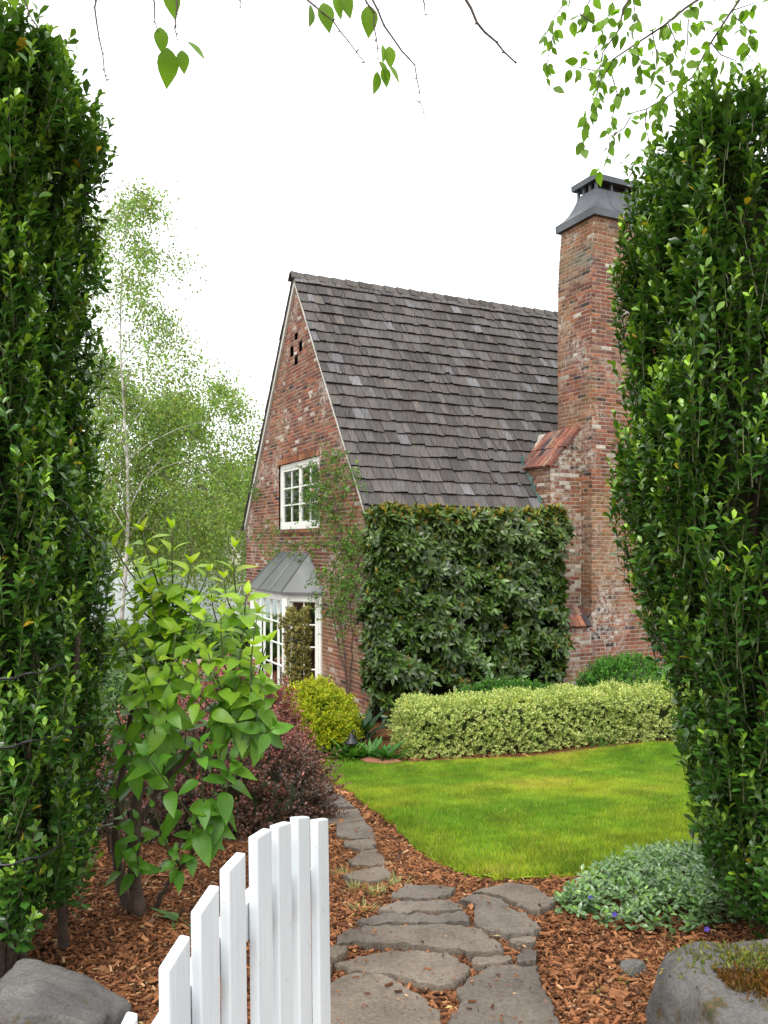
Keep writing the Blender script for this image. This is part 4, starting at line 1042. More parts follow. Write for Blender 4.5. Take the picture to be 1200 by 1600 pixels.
TIPS = [(171, 838, 3.5), (223, 832, 3.45), (268, 828, 3.5), (298, 882, 3.5), (366, 858, 3.5), (402, 962, 3.3), (300, 946, 3.4), (274, 990, 3.2), (222, 1040, 3.15), (330, 928, 3.6), (250, 905, 3.6), (190, 905, 3.6), (212, 962, 3.5), (248, 962, 3.6),
        (380, 985, 3.5), (345, 992, 3.5), (418, 1005, 3.4), (428, 1138, 3.2), (385, 1085, 3.4), (338, 1052, 3.3), (300, 1085, 3.2), (262, 1102, 3.15), (203, 1092, 3.2), (190, 1150, 3.3), (232, 1182, 3.15), (312, 1165, 3.2), (352, 1142, 3.3), (392, 1152, 3.3),
        (362, 1190, 3.3), (240, 1132, 3.2), (180, 1025, 3.4), (283, 1042, 3.25), (350, 1102, 3.4), (402, 1110, 3.3), (303, 1012, 3.4), (362, 1022, 3.4), (396, 1042, 3.35), (262, 1062, 3.3),
        (205, 870, 3.55), (245, 868, 3.5), (285, 905, 3.5), (325, 895, 3.55), (350, 905, 3.55), (385, 930, 3.45), (315, 965, 3.4), (265, 945, 3.45), (235, 930, 3.4), (200, 985, 3.4), (375, 1015, 3.35), (325, 1020, 3.3), (180, 985, 3.45), (240, 1015, 3.3), (410, 1070, 3.3), (365, 1060, 3.3), (220, 1070, 3.2), (290, 960, 3.5), (345, 965, 3.4),
        (220, 890, 3.7), (320, 985, 3.7), (285, 930, 3.75), (230, 1000, 3.7), (175, 950, 3.7), (170, 1090, 3.7), (250, 1150, 3.7), (330, 1130, 3.8), (290, 1130, 3.7), (210, 1135, 3.75), (375, 1120, 3.75), (350, 950, 3.7),
        (332, 1268, 3.3), (302, 1292, 3.3), (252, 1302, 3.3), (212, 1332, 3.35), (275, 1335, 3.3), (188, 1300, 3.5), (216, 1282, 3.4), (240, 1265, 3.4), (180, 1250, 3.5)]
LPs, LD, LN, LS, LC = [], [], [], [], []
stm = []
for i, (px, py, d) in enumerate(TIPS):
    tip = gp(px, py, d); up = py < 1000; low = py > 1250
    nd = nodes_[np.argmin(np.linalg.norm(nodes_ - (tip - np.array([0, 0, .22])), axis=1) + .6 * np.maximum(nodes_[:, 2] - tip[2] + .08, 0) * 3)]
    dirv = unit(tip - nd) * .5 + np.array([0, 0, .8 if up else .35]) + np.array([(px - 280) / 500, -(.25 if not up else 0), 0]); dirv = unit(dirv)
    ln = float(np.clip(np.linalg.norm(tip - nd), .12, .5)); c1 = tip - dirv * ln * .55
    t = np.linspace(0, 1, 9)[:, None]; Q = (1 - t) ** 2 * nd + 2 * t * (1 - t) * c1 + t * t * tip
    stm.append((Q, list(np.linspace(.0052, .0022, 9))))
    newg = np.clip((1150 - py) / 240, 0.03, 1.0) * g.uniform(.7, 1.0)
    L0 = (.072 if low else .104) * g.uniform(.8, 1.15)
    seg = ln * .85; npair = 3 if low else 4 + (g.random() < .7)
    A, B = perp(dirv[None]); A, B = A[0], B[0]; ph = g.uniform(0, 6.28)
    for j in range(npair):
        tt = j / max(npair - 1, 1)                                  # 0 at the tip
        pb = tip - dirv * (0.004 + seg * (tt ** 1.2))
        if j > 0: 
            k_ = np.argmin(np.linalg.norm(Q - pb, axis=1)); pb = Q[k_]
        for sgn in (0, math.pi):
            q = ph + j * 1.57 + sgn + g.normal(0, .25); rad_ = math.cos(q) * A + math.sin(q) * B
            a = (0.35 if j == 0 else 0.85 if j == 1 else 1.25) + g.normal(0, .15)
            ld = rad_ * math.sin(a) + dirv * math.cos(a)
            if j >= 1: ld = ld + np.array([0, 0, -(.08 if up else .42) * min(j, 3) / 2])
            ld = unit(ld); nn = dirv * math.sin(a) - rad_ * math.cos(a) + np.array([0, -.25, .4])
            s = L0 * ((.52, .85, 1.08, 1.15, 1.1, 1.1)[j]) * g.uniform(.85, 1.15)
            ng = newg * (1 - .20 * j)
            col = np.array((.080, .225, .022)) * (1 - np.clip(ng, 0, 1)) + np.array((.40, .54, .022)) * np.clip(ng, 0, 1)
            LPs.append(pb + ld * .012); LD.append(ld); LN.append(nn); LS.append(s); LC.append(col * g.uniform(.8, 1.2) * (1 + g.normal(0, .05, 3)))
trunk(dg_, stm, 'greenstem', 'stem', 5)
build_leaves('leaves', dg_, M['bigleaf'], template('broad', 0.56, 0.22, 0.30), np.array(LPs), np.array(LD), np.array(LN), np.array(LS), np.clip(np.array(LC), .003, 1), singles=300, uv=True)

# ------------------------------------------------------------------ mounded shrubs
def mound(name, label, cat, c, r, nsh, m, L, s0, s1, cb, ct, seed, mat='soft', zmin=-.25, updir=.6, tw=.5, kind='ell4', w=.5, tipfrac=.5, singles=0, group=None, corek=.80, amp=.08, edge=1.0, cvar=.3):
    g = np.random.default_rng(seed); base = (c[0], c[1], float(gz(c[0], c[1])))
    root = thing(name, label, cat, base, group)
    P, Nr = ellipsoid_surface(g, nsh, c, r, zmin, amp, seed); k = len(P)
    P = np.asarray(c) + (P - np.asarray(c)) * g.uniform(.84, 1.0, (k, 1)); P[:, 2] = np.maximum(P[:, 2], gz(P[:, 0], P[:, 1]) + .03)
    D = unit(Nr + np.array([0, 0, updir]) + g.normal(0, .3, (k, 3))); LL = L * g.uniform(.6, 1.5, k)
    p, d, nn, s, t, si = shoots(g, P - D * (LL * .4)[:, None], D, LL, m, s0, s1, 1.1, .5)
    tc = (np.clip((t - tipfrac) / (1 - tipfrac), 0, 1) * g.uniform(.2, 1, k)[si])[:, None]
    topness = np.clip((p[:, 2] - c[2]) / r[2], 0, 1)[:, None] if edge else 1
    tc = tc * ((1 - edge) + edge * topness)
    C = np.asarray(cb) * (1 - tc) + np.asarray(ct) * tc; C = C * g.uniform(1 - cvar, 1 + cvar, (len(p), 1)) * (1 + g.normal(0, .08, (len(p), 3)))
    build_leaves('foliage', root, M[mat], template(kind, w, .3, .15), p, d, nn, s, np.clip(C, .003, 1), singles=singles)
    stems('twigs', root, M['twig'], P - D * (LL * .4)[:, None], D, LL, .002)
    V, Fc = blob(c, np.asarray(r) * corek, seed, 3, .12); V[:, 2] = np.maximum(V[:, 2], gz(V[:, 0], V[:, 1]) - .05)
    link('inner_branches', new_mesh('inner_branches', V, Fc, smooth=True), M['core'], root)
    return root
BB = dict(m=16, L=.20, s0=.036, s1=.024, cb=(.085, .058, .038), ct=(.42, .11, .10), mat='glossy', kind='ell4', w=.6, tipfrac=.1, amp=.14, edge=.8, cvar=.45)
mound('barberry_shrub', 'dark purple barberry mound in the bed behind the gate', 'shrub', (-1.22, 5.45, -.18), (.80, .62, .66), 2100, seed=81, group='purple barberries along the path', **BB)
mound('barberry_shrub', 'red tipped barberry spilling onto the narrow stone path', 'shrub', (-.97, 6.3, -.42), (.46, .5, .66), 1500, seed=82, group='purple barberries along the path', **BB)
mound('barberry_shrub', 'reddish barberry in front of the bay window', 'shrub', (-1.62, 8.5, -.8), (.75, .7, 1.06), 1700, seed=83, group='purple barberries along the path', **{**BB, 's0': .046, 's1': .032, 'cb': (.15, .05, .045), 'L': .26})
mound('green_shrub', 'green shrub glimpsed behind the broad leaved shrub, nearer the house', 'shrub', (-2.75, 10.2, -.8), (.85, .6, .8), 1300, seed=87, **{**BB, 's0': .06, 's1': .04, 'cb': (.05, .12, .025), 'ct': (.11, .22, .035), 'L': .26})
mound('green_shrub', 'green shrub glimpsed behind the broad leaved shrub, nearer the left hedge', 'shrub', (-3.9, 11.0, -.8), (.95, .6, .85), 1300, seed=88, **{**BB, 's0': .06, 's1': .04, 'cb': (.04, .10, .025), 'ct': (.10, .2, .035), 'L': .26})
mound('golden_shrub', 'rounded golden yellow shrub at the corner of the brick house', 'shrub', (-.86, 10.65, -.78), (.47, .44, .56), 2300, 12, .15, .06, .036, (.29, .38, .012), (.46, .42, .02), 84, mat='soft', kind='diamond', w=.45, tipfrac=.3, amp=.10, edge=.3)
mound('green_shrub', 'fresh green low shrub at the foot of the chimney', 'shrub', (3.62, 12.3, -.80), (.85, .42, .70), 1500, 12, .14, .05, .035, (.06, .19, .022), (.12, .32, .03), 85, kind='diamond', edge=.3)
mound('green_shrub', 'fresh green low shrub between rhododendron and variegated hedge', 'shrub', (1.75, 11.55, -.80), (.85, .35, .46), 1300, 12, .13, .05, .035, (.05, .16, .02), (.10, .27, .028), 86, kind='diamond', edge=.3)

def boxfoliage(root, O, a, b_, la, lb, h, nsh, g, m, L, s0, s1, cols, mat, kind, w, rnd_=.18, updir=.4, part='foliage', singles=0, whorl=False, ends=(1, 1)):
    """foliage over a rounded box: O base corner, a along, b_ depth"""
    faces = [('front', la * h, -b_), ('top', la * lb, np.array([0, 0, 1.0])), ('l', lb * h * ends[0], -a), ('r', lb * h * ends[1], a), ('back', la * h * .4, b_)]
    tot = sum(f[1] for f in faces); Ps, Ns = [], []
    for nm, ar, nrm in faces:
        k = int(nsh * ar / tot); s = g.uniform(0, la, k); t = g.uniform(0, lb, k); z = g.uniform(0.02, h, k)
        if nm == 'front': t[:] = 0
        if nm == 'back': t[:] = lb
        if nm == 'top': z[:] = h
        if nm == 'l': s[:] = 0
        if nm == 'r': s[:] = la
        # round the corners
        cs = np.stack([s, t, z], 1); lo = np.array([rnd_, rnd_, -9]); hi = np.array([la - rnd_, lb - rnd_, h - rnd_]); q = np.clip(cs, lo, hi); dv = cs - q
        ln = np.linalg.norm(dv, axis=1, keepdims=True); cs = np.where(ln > 1e-6, q + dv / np.maximum(ln, 1e-6) * np.minimum(ln, rnd_), cs)
        Pn = O + cs[:, 0:1] * a + cs[:, 1:2] * b_ + cs[:, 2:3] * ZZ; Ps.append(Pn); Ns.append(np.tile(nrm, (k, 1)))
    P = np.concatenate(Ps); Nr = np.concatenate(Ns); k = len(P)
    P = P + Nr * (nz(P, 3.2, 1) * .06 + nz(P, 8, 2) * .03 - g.uniform(0, .12, k))[:, None]
    D = unit(Nr + np.array([0, 0, updir]) + g.normal(0, .32, (k, 3))); LL = L * g.uniform(.7, 1.3, k)
    return P, D, LL

# low variegated hedge
hb = np.array([0.30, 10.12, -1.09]); ha = unit(np.array([3.9, 1.15, 0.0])); hd = np.array([-ha[1], ha[0], 0.0])
vh = thing('variegated_hedge', 'low clipped hedge of cream and green variegated leaves behind the lawn', 'hedge', tuple(hb + ha * 2.4))
g = np.random.default_rng(90)
P, D, LL = boxfoliage(vh, hb, ha, hd, 5.6, .85, .70, 9800, g, 0, .085, 0, 0, None, None, None, .5, rnd_=.22)
p, d, nn, s, t, si = shoots(g, P - D * (LL * .4)[:, None], D, LL, 9, .040, .028, 1.1, .5)
cr = g.random(len(p))[:, None]; rev = (nz(P, .9, 3) > .62)[si][:, None]
C = np.where(cr < .62, np.array([[.56, .59, .24]]), np.array([[.25, .36, .09]])); C = np.where(rev & (cr < .85), np.array([[.09, .20, .035]]), C) * g.uniform(.7, 1.2, (len(p), 1))
build_leaves('foliage', vh, M['soft'], template('ell4', .6, .3, .1), p, d, nn, s, C, singles=0)
m = MB(); m.box(hb + ha * .25 + hd * .22, ha * 5.1, hd * .45, ZZ * .5); m.build('inner_branches', M['core'], vh)

# rhododendron trained against the eave wall
rh = thing('rhododendron', 'dark glossy rhododendron trained flat against the house wall under the eaves', 'shrub', tuple(hp(1.5, -.4, GB)))
g = np.random.default_rng(91)
P, D, LL = boxfoliage(rh, hp(-.13, -.70, -1.0), UU, VV, 3.24, .66, 3.08, 2000, g, 0, .12, 0, 0, None, None, None, .5, rnd_=.12, updir=.55)
P[:, :] += (nz(P * np.array([1, 1, 1.5]), 2.4, 3) * .13)[:, None] * -VV
keep = ~((P[:, 2] < -.55 + .18 * np.sin(P[:, 0] * 9)) & (g.random(len(P)) < .75)); P, D, LL = P[keep], D[keep], LL[keep]
n = len(P); p, d, nn, s, t, si = shoots(g, P - D * (LL * .5)[:, None], D, LL, 10, .165, .13, 1.45, .95, .22, t0=.55, step=2.4)
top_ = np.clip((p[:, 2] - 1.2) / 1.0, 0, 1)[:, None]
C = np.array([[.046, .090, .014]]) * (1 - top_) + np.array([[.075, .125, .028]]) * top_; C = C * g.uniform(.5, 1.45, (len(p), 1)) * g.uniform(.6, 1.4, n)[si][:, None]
sc = s / p[:, 1] * inframe(p) * ((p - hp(0, -.55, 0)) @ VV < 0.0) * g.uniform(.5, 1, len(p))
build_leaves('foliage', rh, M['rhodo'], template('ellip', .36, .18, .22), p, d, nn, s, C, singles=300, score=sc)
w_ = g.random(n) < np.where(P[:, 2] > 1.8, .95, .2)      # yellow and bronze new shoots
p, d, nn, s, t, si = shoots(g, P[w_] + D[w_] * .02, unit(D[w_] + np.array([0, 0, .9])), LL[w_] * .6, 5, .095, .075, .55, .25, .15, t0=.3)
C = np.where(g.random((len(p), 1)) < .3, np.array([[.34, .13, .03]]), np.array([[.30, .27, .035]])) * g.uniform(.6, 1.15, (len(p), 1))
build_leaves('new_growth', rh, M['soft'], template('ellip', .30, .2, .1), p, d, nn, s, C)
k = 700; s_ = g.uniform(0, 3.3, k); P2 = np.stack([hp(u, v, z) for u, v, z in zip(s_, g.uniform(-.5, -.12, k), g.uniform(-.9, 1.9, k))]); D2 = unit(g.normal(0, .6, (k, 3)) + np.array([0, 0, .8]))
p, d, nn, s, t, si = shoots(g, P2, D2, .14, 9, .125, .105, 1.45, .95, .25, t0=.4); build_leaves('inner_foliage', rh, M['glossy'], template('ell4', .36, .2, .2), p, d, nn, s, vary(g, (.03, .06, .02), len(p), .35))
trunk(rh, [(wig(hp(u, -.3, GB), hp(u + g.normal(0, .3), -.3, 1.4 + .4 * g.random()), 8, .03, g), list(np.linspace(.03, .01, 8))) for u in (.3, .8, 1.3, 1.9, 2.5, 2.9)], name='stem')
m = MB(); m.box(hp(.02, -.10, -1.0), UU * 3.0, VV * .04, ZZ * 2.85); m.build('shaded_twigs', M['core'], rh)

# clipped column of variegated euonymus beside the bay window
g = np.random.default_rng(92); cc = np.array([-1.29, 12.3, -1.06]); eu = thing('columnar_shrub', 'narrow upright cream and olive shrub in front of the bay window', 'shrub', tuple(cc))
k = 1100; z = g.uniform(.05, 1.68, k); a = g.uniform(0, 6.28, k); rr = .155 * (1 + .12 * np.sin(z * 5) + .10 * np.sin(a * 2 + z * 3)) * np.where(z < .3, .75, 1) * np.where(z > 1.45, .8, 1) * g.uniform(.75, 1.05, k)
P = cc + np.stack([rr * np.cos(a), rr * np.sin(a), z], 1); D = unit(np.stack([np.cos(a), np.sin(a), np.full(k, .7)], 1) + g.normal(0, .3, (k, 3)))
P = np.concatenate([P, cc + np.array([-.19, -.05, 1.45]) + g.normal(0, .05, (24, 3))]); D = np.concatenate([D, unit(np.array([-.6, -.2, 1]) + g.normal(0, .3, (24, 3)))])
p, d, nn, s, t, si = shoots(g, P, D, .07, 9, .046, .034, 1.1, .5); cr = g.random((len(p), 1))
C = np.where(cr < .5, np.array([[.36, .32, .11]]), np.array([[.15, .15, .035]])) * g.uniform(.6, 1.2, (len(p), 1)); br = (g.random(len(p)) < .10); C[br] = (.16, .075, .05)
build_leaves('foliage', eu, M['soft'], template('ell4', .55, .3, .1), p, d, nn, s, C)
trunk(eu, [([cc, cc + np.array([.02, 0, .8]), cc + np.array([0, 0, 1.5])], [.03, .02, .008])]); 
V, Fc = blob(cc + np.array([0, 0, .85]), (.09, .09, .75), 3, 3, .1); link('inner_branches', new_mesh('inner_branches', V, Fc), M['core'], eu)

for i, (px, d, h, lab) in enumerate([(170, 16.5, .9, 'dark green garden shrub at the lake side behind the left hedge'), (235, 17.5, .8, 'green garden shrub at the lake side behind the broad leaved shrub'), (300, 17, .95, 'leafy green garden shrub on the lake side of the terrace'), (352, 18.5, .8, 'green garden shrub nearest the terrace lantern'), (90, 18, 1.0, 'garden shrub on the lake side hidden mostly by the left hedge')]):
    x = (px - CX) / F * d; z = float(gz(x, d)); mound('garden_shrub', lab, 'shrub', (x, d, z + h * .4), (.85, .7, h * .7), 700, 10, .2, .09, .06, (.06, .14, .025), (.14, .25, .04), 260 + i, kind='diamond', edge=.3, group='shrubs along the lake side of the garden')

# ------------------------------------------------------------------ climbing rose on the gable
g = np.random.default_rng(93)
def onwall(px, py, off=.1):              # a pixel on the gable plane, pushed out from the wall
    k = (px - CX) / F; n_ = -UU; P0 = HC + n_ * off; dirr = np.array([k, 1, (HY - py) / F]); e = np.array([0, 0, EYE])
    return e + dirr * (((P0 - e) @ n_) / (dirr @ n_))
ro = thing('climbing_rose', 'climbing rose with small green leaves and pale blooms on the gable wall', 'climber', tuple(onwall(545, 1120, .1) * np.array([1, 1, 0]) + np.array([0, 0, -1.06])))
canes = [[(545, 1118), (543, 1060), (535, 1000), (528, 960), (535, 900), (540, 860), (525, 800), (515, 750), (500, 715)], [(545, 1118), (538, 1050), (522, 980), (515, 930), (520, 890), (545, 840), (555, 770), (548, 735)],
         [(540, 860), (500, 850), (460, 850), (425, 845), (405, 815), (400, 770), (392, 760)], [(528, 960), (545, 915), (560, 880), (570, 850)], [(546, 1115), (548, 1050), (550, 990), (548, 940), (560, 910), (575, 880)], [(525, 800), (495, 785), (470, 790)]]
for cpts in canes:
    Q = [onwall(x, y, g.uniform(.05, .12)) for x, y in cpts]; R_ = []
    for i in range(len(Q) - 1):
        for j in range(3): R_.append(Q[i] + (Q[i + 1] - Q[i]) * j / 3 + g.normal(0, .012, 3))
    trunk(ro, [(R_ + [Q[-1]], list(np.linspace(.013, .005, len(R_) + 1)))], 'bark', 'cane', 5)
CL = [(505, 740, 26, 1), (520, 778, 34, 1.4), (490, 775, 24, 1), (545, 745, 20, .7), (500, 800, 22, .8), (528, 838, 30, 1.1), (545, 862, 26, 1), (555, 890, 24, .9), (510, 905, 20, .6), (530, 930, 32, 1.1), (548, 915, 22, .7), (515, 955, 20, .5), (540, 960, 20, .5), (402, 772, 10, .25), (398, 765, 8, .2), (410, 830, 16, .35), (440, 848, 20, .55), (425, 862, 14, .3), (470, 862, 14, .3), (497, 850, 16, .4), (560, 850, 18, .6), (520, 710, 12, .3), (535, 990, 16, .2), (485, 905, 10, .2)]
Pp = []
for px, py, r_, wgt in CL:
    k = int(85 * wgt)
    for x, y in zip(g.normal(px, r_ * .62, k), g.normal(py, r_ * .72, k)): Pp.append(onwall(x, y, abs(g.normal(.06, .12)) + .03))
P = np.array(Pp); k = len(P); D = unit(-UU * .5 + np.array([0, 0, .3]) + g.normal(0, .6, (k, 3)))
p, d, nn, s, t, si = shoots(g, P, D, .11, 5, .055, .045, 1.2, .6); C = np.array([[.075, .165, .025]]) * g.uniform(.55, 1.6, (len(p), 1)) * (1 + g.normal(0, .12, (len(p), 3))); yy = g.random(len(p)) < .12; C[yy] = C[yy] * np.array([2.0, 1.6, .8])
build_leaves('foliage', ro, M['soft'], template('ell4', .55, .25, .15), p, d, nn, s, np.clip(C, .003, 1))
stems('twigs', ro, M['greenstem'], P, D, .11, .002)
for i, (px, py, c_) in enumerate([(489, 766, (.75, .52, .52)), (497, 917, (.75, .70, .66)), (478, 742, (.7, .5, .45)), (553, 772, (.7, .6, .55)), (536, 902, (.72, .66, .6))]):
    c0 = onwall(px, py, .30); k = 14; a = np.arange(k) * 2.4; tl = .3 + .9 * np.arange(k) / k
    D = np.stack([np.cos(a) * np.sin(tl), np.full(k, -1.0) * np.cos(tl), np.sin(a) * np.sin(tl)], 1)
    T, F_ = template('ell4', .9, .4, -.3); X, Y, Z = leaf_frames(D, np.tile((0, -1.0, .1), (k, 1))); s_ = (.042 if i == 0 else .03)
    V = c0 + s_ * (T[None, :, 0:1] * X[:, None] + T[None, :, 1:2] * Y[:, None] + T[None, :, 2:3] * Z[:, None]); off = (np.arange(k) * len(T))[:, None, None]
    link('rose_bloom', new_mesh('rose_bloom', V.reshape(-1, 3), [(F_[0][None] + off).reshape(-1, 3)], col=np.tile(c_, (k * len(T), 1))), M['petal'], ro)

# ------------------------------------------------------------------ periwinkle patch
g = np.random.default_rng(94); pc = ground(1010, 1425); pv = thing('periwinkle_patch', 'low patch of silvery green periwinkle with a few violet flowers', 'ground cover', tuple(pc))
PW = [ground(*q)[:2] for q in ((868, 1418), (900, 1400), (935, 1370), (985, 1352), (1050, 1342), (1110, 1345), (1180, 1360), (1240, 1400), (1200, 1440), (1130, 1462), (1060, 1464), (980, 1458), (920, 1448), (880, 1432))]
PWc = np.mean(PW, axis=0); k = 4200; x = g.uniform(PWc[0] - 1.2, PWc[0] + 1.2, k); y = g.uniform(PWc[1] - .9, PWc[1] + .9, k); ok = inpoly(x, y, PW); x, y = x[ok], y[ok]; k = len(x)
edge = np.min([np.hypot(x - q[0], y - q[1]) for q in densify(PW, 4, 0)], axis=0); hh = .04 + .075 * sst(0, .25, edge)
P = np.stack([x, y, gz(x, y) + g.uniform(.0, 1, k) * hh * .7], 1); D = unit(g.normal(0, .38, (k, 3)) + np.array([0, -.1, 1.0])); LL = .05 + hh * .5
p, d, nn, s, t, si = shoots(g, P, D, LL, 7, .046, .030, 1.35, .7, .2, step=1.57)
C = np.array([[.125, .225, .085]]) * g.uniform(.6, 1.45, (len(p), 1)); nw = (t > .75) & (g.random(len(p)) < .4); C[nw] = np.array([.16, .30, .05]) * g.uniform(.8, 1.2, (nw.sum(), 1))
build_leaves('foliage', pv, leaf_mat('waxy periwinkle leaf', .28, .2, .75), template('ellip', .46, .25, .2), p, d, nn, s, np.clip(C, 0, 1), singles=300, score=s / p[:, 1] * (p[:, 2] - gz(p[:, 0], p[:, 1])) * inframe(p))
for px, py in ((922, 1402), (1012, 1374), (1104, 1451), (960, 1428)):
    q = ground(px, py + 10); c0 = at(px, py, q[1] - .16); k = 5; a = np.arange(k) * 1.2566; D = np.stack([np.cos(a), np.full(k, -.35), np.sin(a)], 1)
    T, F_ = template('ell4', .95, .1, .05); X, Y, Z = leaf_frames(D, np.tile((0, -1.0, .3), (k, 1))); V = c0 + .013 * (T[None, :, 0:1] * X[:, None] + T[None, :, 1:2] * Y[:, None] + T[None, :, 2:3] * Z[:, None]); off = (np.arange(k) * len(T))[:, None, None]
    link('periwinkle_flower', new_mesh('periwinkle_flower', V.reshape(-1, 3), [(F_[0][None] + off).reshape(-1, 3)], col=np.tile((.13, .09, .55), (k * len(T), 1))), M['petal'], pv)

# ------------------------------------------------------------------ bed plants, tufts, weed
def clump(name, label, cat, base, n, L, w, spread, col, seed, droop=.5, group=None, kind='ellip', mat='soft', lean=.5):
    g = np.random.default_rng(seed); root = thing(name, label, cat, tuple(base), group)
    a = g.uniform(0, 6.28, n); r = g.uniform(0, spread, n); P = np.asarray(base) + np.stack([r * np.cos(a), r * np.sin(a) * .7, np.zeros(n)], 1)
    P[:, 2] = gz(P[:, 0], P[:, 1])
    D = unit(np.stack([np.cos(a), np.sin(a), np.zeros(n)], 1) * g.uniform(.1, lean * 2, (n, 1)) + np.array([0, 0, 1.0])); Nn = np.array([0, 0, .6]) - D * .2 + np.stack([-np.cos(a), -np.sin(a), np.zeros(n)], 1) * .8
    build_leaves('leaves', root, M[mat], template(kind, w, .25, droop), P, D, Nn, L * g.uniform(.6, 1.2, n), vary(g, col, n, .35), singles=min(n, 60))
    return root
for i, (px, py, n, L, col, lab) in enumerate([(520, 1182, 46, .26, (.06, .16, .025), 'strappy green perennial below the golden shrub'), (545, 1190, 50, .26, (.085, .20, .03), 'light green strappy perennial beside the garden lamp'), (578, 1187, 60, .27, (.05, .16, .025), 'deep green perennial next to the red edging stone'),
                                              (606, 1190, 50, .26, (.05, .15, .025), 'green perennial tucked against the end of the variegated hedge'), (562, 1158, 30, .46, (.028, .07, .03), 'dark broad leaved plant at the foot of the house corner')]):
    clump('bed_perennial', lab, 'plant', ground(px, py), n, L, .2 if i < 4 else .24, .16, col, 200 + i, .35, 'perennials in the bed by the house corner')
for i, (px, py, lab) in enumerate([(556, 1396, 'pale sprouting tuft left of the stones, middle of the mulch strip'), (622, 1388, 'pale tuft beside the end of the stepping stones'), (540, 1372, 'pale tuft nearest the gate top on the mulch strip'), (566, 1428, 'pale cut tuft just above the wide flagstones'), (590, 1402, 'pale tuft between the narrow path and the flagstones')]):
    clump('cut_tuft', lab, 'plant', ground(px, py), 34, .07, .09, .05, (.26, .27, .11), 220 + i, .2, 'cut back tufts beside the path', 'ell4', lean=.6)
clump('weed_rosette', 'small green weed rosette on the mulch behind the gate', 'plant', ground(287, 1447), 16, .12, .42, .03, (.10, .22, .05), 231, .6, lean=1.6)
for i, (px, py) in enumerate(((930, 1555), (975, 1540))): clump('seedling', 'tiny green seedling in the mulch, ' + ('nearer the path' if i == 0 else 'nearer the small rock'), 'plant', ground(px, py), 6, .035, .4, .01, (.16, .28, .04), 235 + i, .3)
# small bell shaped garden lamp
lb = ground(549, 1186); lb = np.array([(549 - CX) / F * 10.15, 10.15, float(gz(-.4, 10.15))]); la_ = thing('garden_lamp', 'small dark bell shaded garden lamp in the bed by the house corner', 'lamp', tuple(lb))
zt = EYE - (1158 - HY) / F * 10.15
m = MB(); m.tube([lb + np.array([.05, 0, 0]), lb + np.array([.05, 0, zt - lb[2] + .10]), np.array([lb[0] + .035, lb[1], zt + .13]), np.array([lb[0] + .01, lb[1], zt + .13]), np.array([lb[0], lb[1], zt + .09])], .010, 6); m.build('stake', M['black'], la_)
m = MB(); m.tube([np.array([lb[0], lb[1], zt + dz]) for dz in (.10, .075, .05, .02, -.01, -.025)], [.015, .03, .04, .055, .085, .09], 14); m.build('lamp_shade', M['black'], la_, smooth=True)
# curved red edging piece
W2 = [ground(*q)[:2] for q in ((556, 1189), (590, 1189), (618, 1192), (628, 1197), (600, 1200), (572, 1197))]; m = MB(); K = len(W2)
m.add([(q[0], q[1], float(gz(*q)) - .02) for q in W2] + [(q[0], q[1], float(gz(*q)) + .055) for q in W2], [tuple(range(K, 2 * K))[::-1]] + [(j, (j + 1) % K, K + (j + 1) % K, K + j) for j in range(K)])
m.solo('edging_stone', M['redstone'], tuple(ground(595, 1194)), 'flat red edging stone between the lawn and the house bed', 'stone')
# brick pier with lantern left of the bay
pb = np.array([-2.62, 15.2, -1.1]); pr = thing('terrace_pier', 'low brick terrace wall with coping left of the bay window', 'wall', tuple(pb))
g = np.random.default_rng(95)
m = MB(); m.box(pb + np.array([-1.2, 0, 0]), (1.4, 0, 0), (0, .35, 0), (0, 0, .48)); m.build('core', M['mortar'], pr)
for r_ in range(7):
    for c_ in range(6):
        m = MB(); m.box(pb + np.array([-1.2 + c_ * .235 - (.1 if r_ % 2 else 0), -.012, .02 + r_ * .067]), (.22, 0, 0), (0, .02, 0), (0, 0, .056), bcol(BR)); m.build('brick', M['brick'], pr)
m = MB(); m.box(pb + np.array([-1.25, -.04, .48]), (1.5, 0, 0), (0, .43, 0), (0, 0, .05), (.3, .12, .08)); m.build('coping', M['brick'], pr)
lq = np.array([(389 - CX) / F * 15.35, 15.35, -.57]); ln_ = thing('wall_lantern', 'small black lantern standing on the low terrace wall', 'lantern', tuple(lq))
m = MB(); m.box(lq + np.array([-.05, -.05, 0]), (.1, 0, 0), (0, .1, 0), (0, 0, .03)); m.box(lq + np.array([-.045, -.045, .20]), (.09, 0, 0), (0, .09, 0), (0, 0, .05))
for sx in (-.042, .03):
    for sy in (-.042, .03): m.box(lq + np.array([sx, sy, .03]), (.012, 0, 0), (0, .012, 0), (0, 0, .17))
m.build('frame', M['black'], ln_); m = MB(); m.box(lq + np.array([-.03, -.03, .03]), (.06, 0, 0), (0, .06, 0), (0, 0, .17)); m.build('glass', M['glass'], ln_)

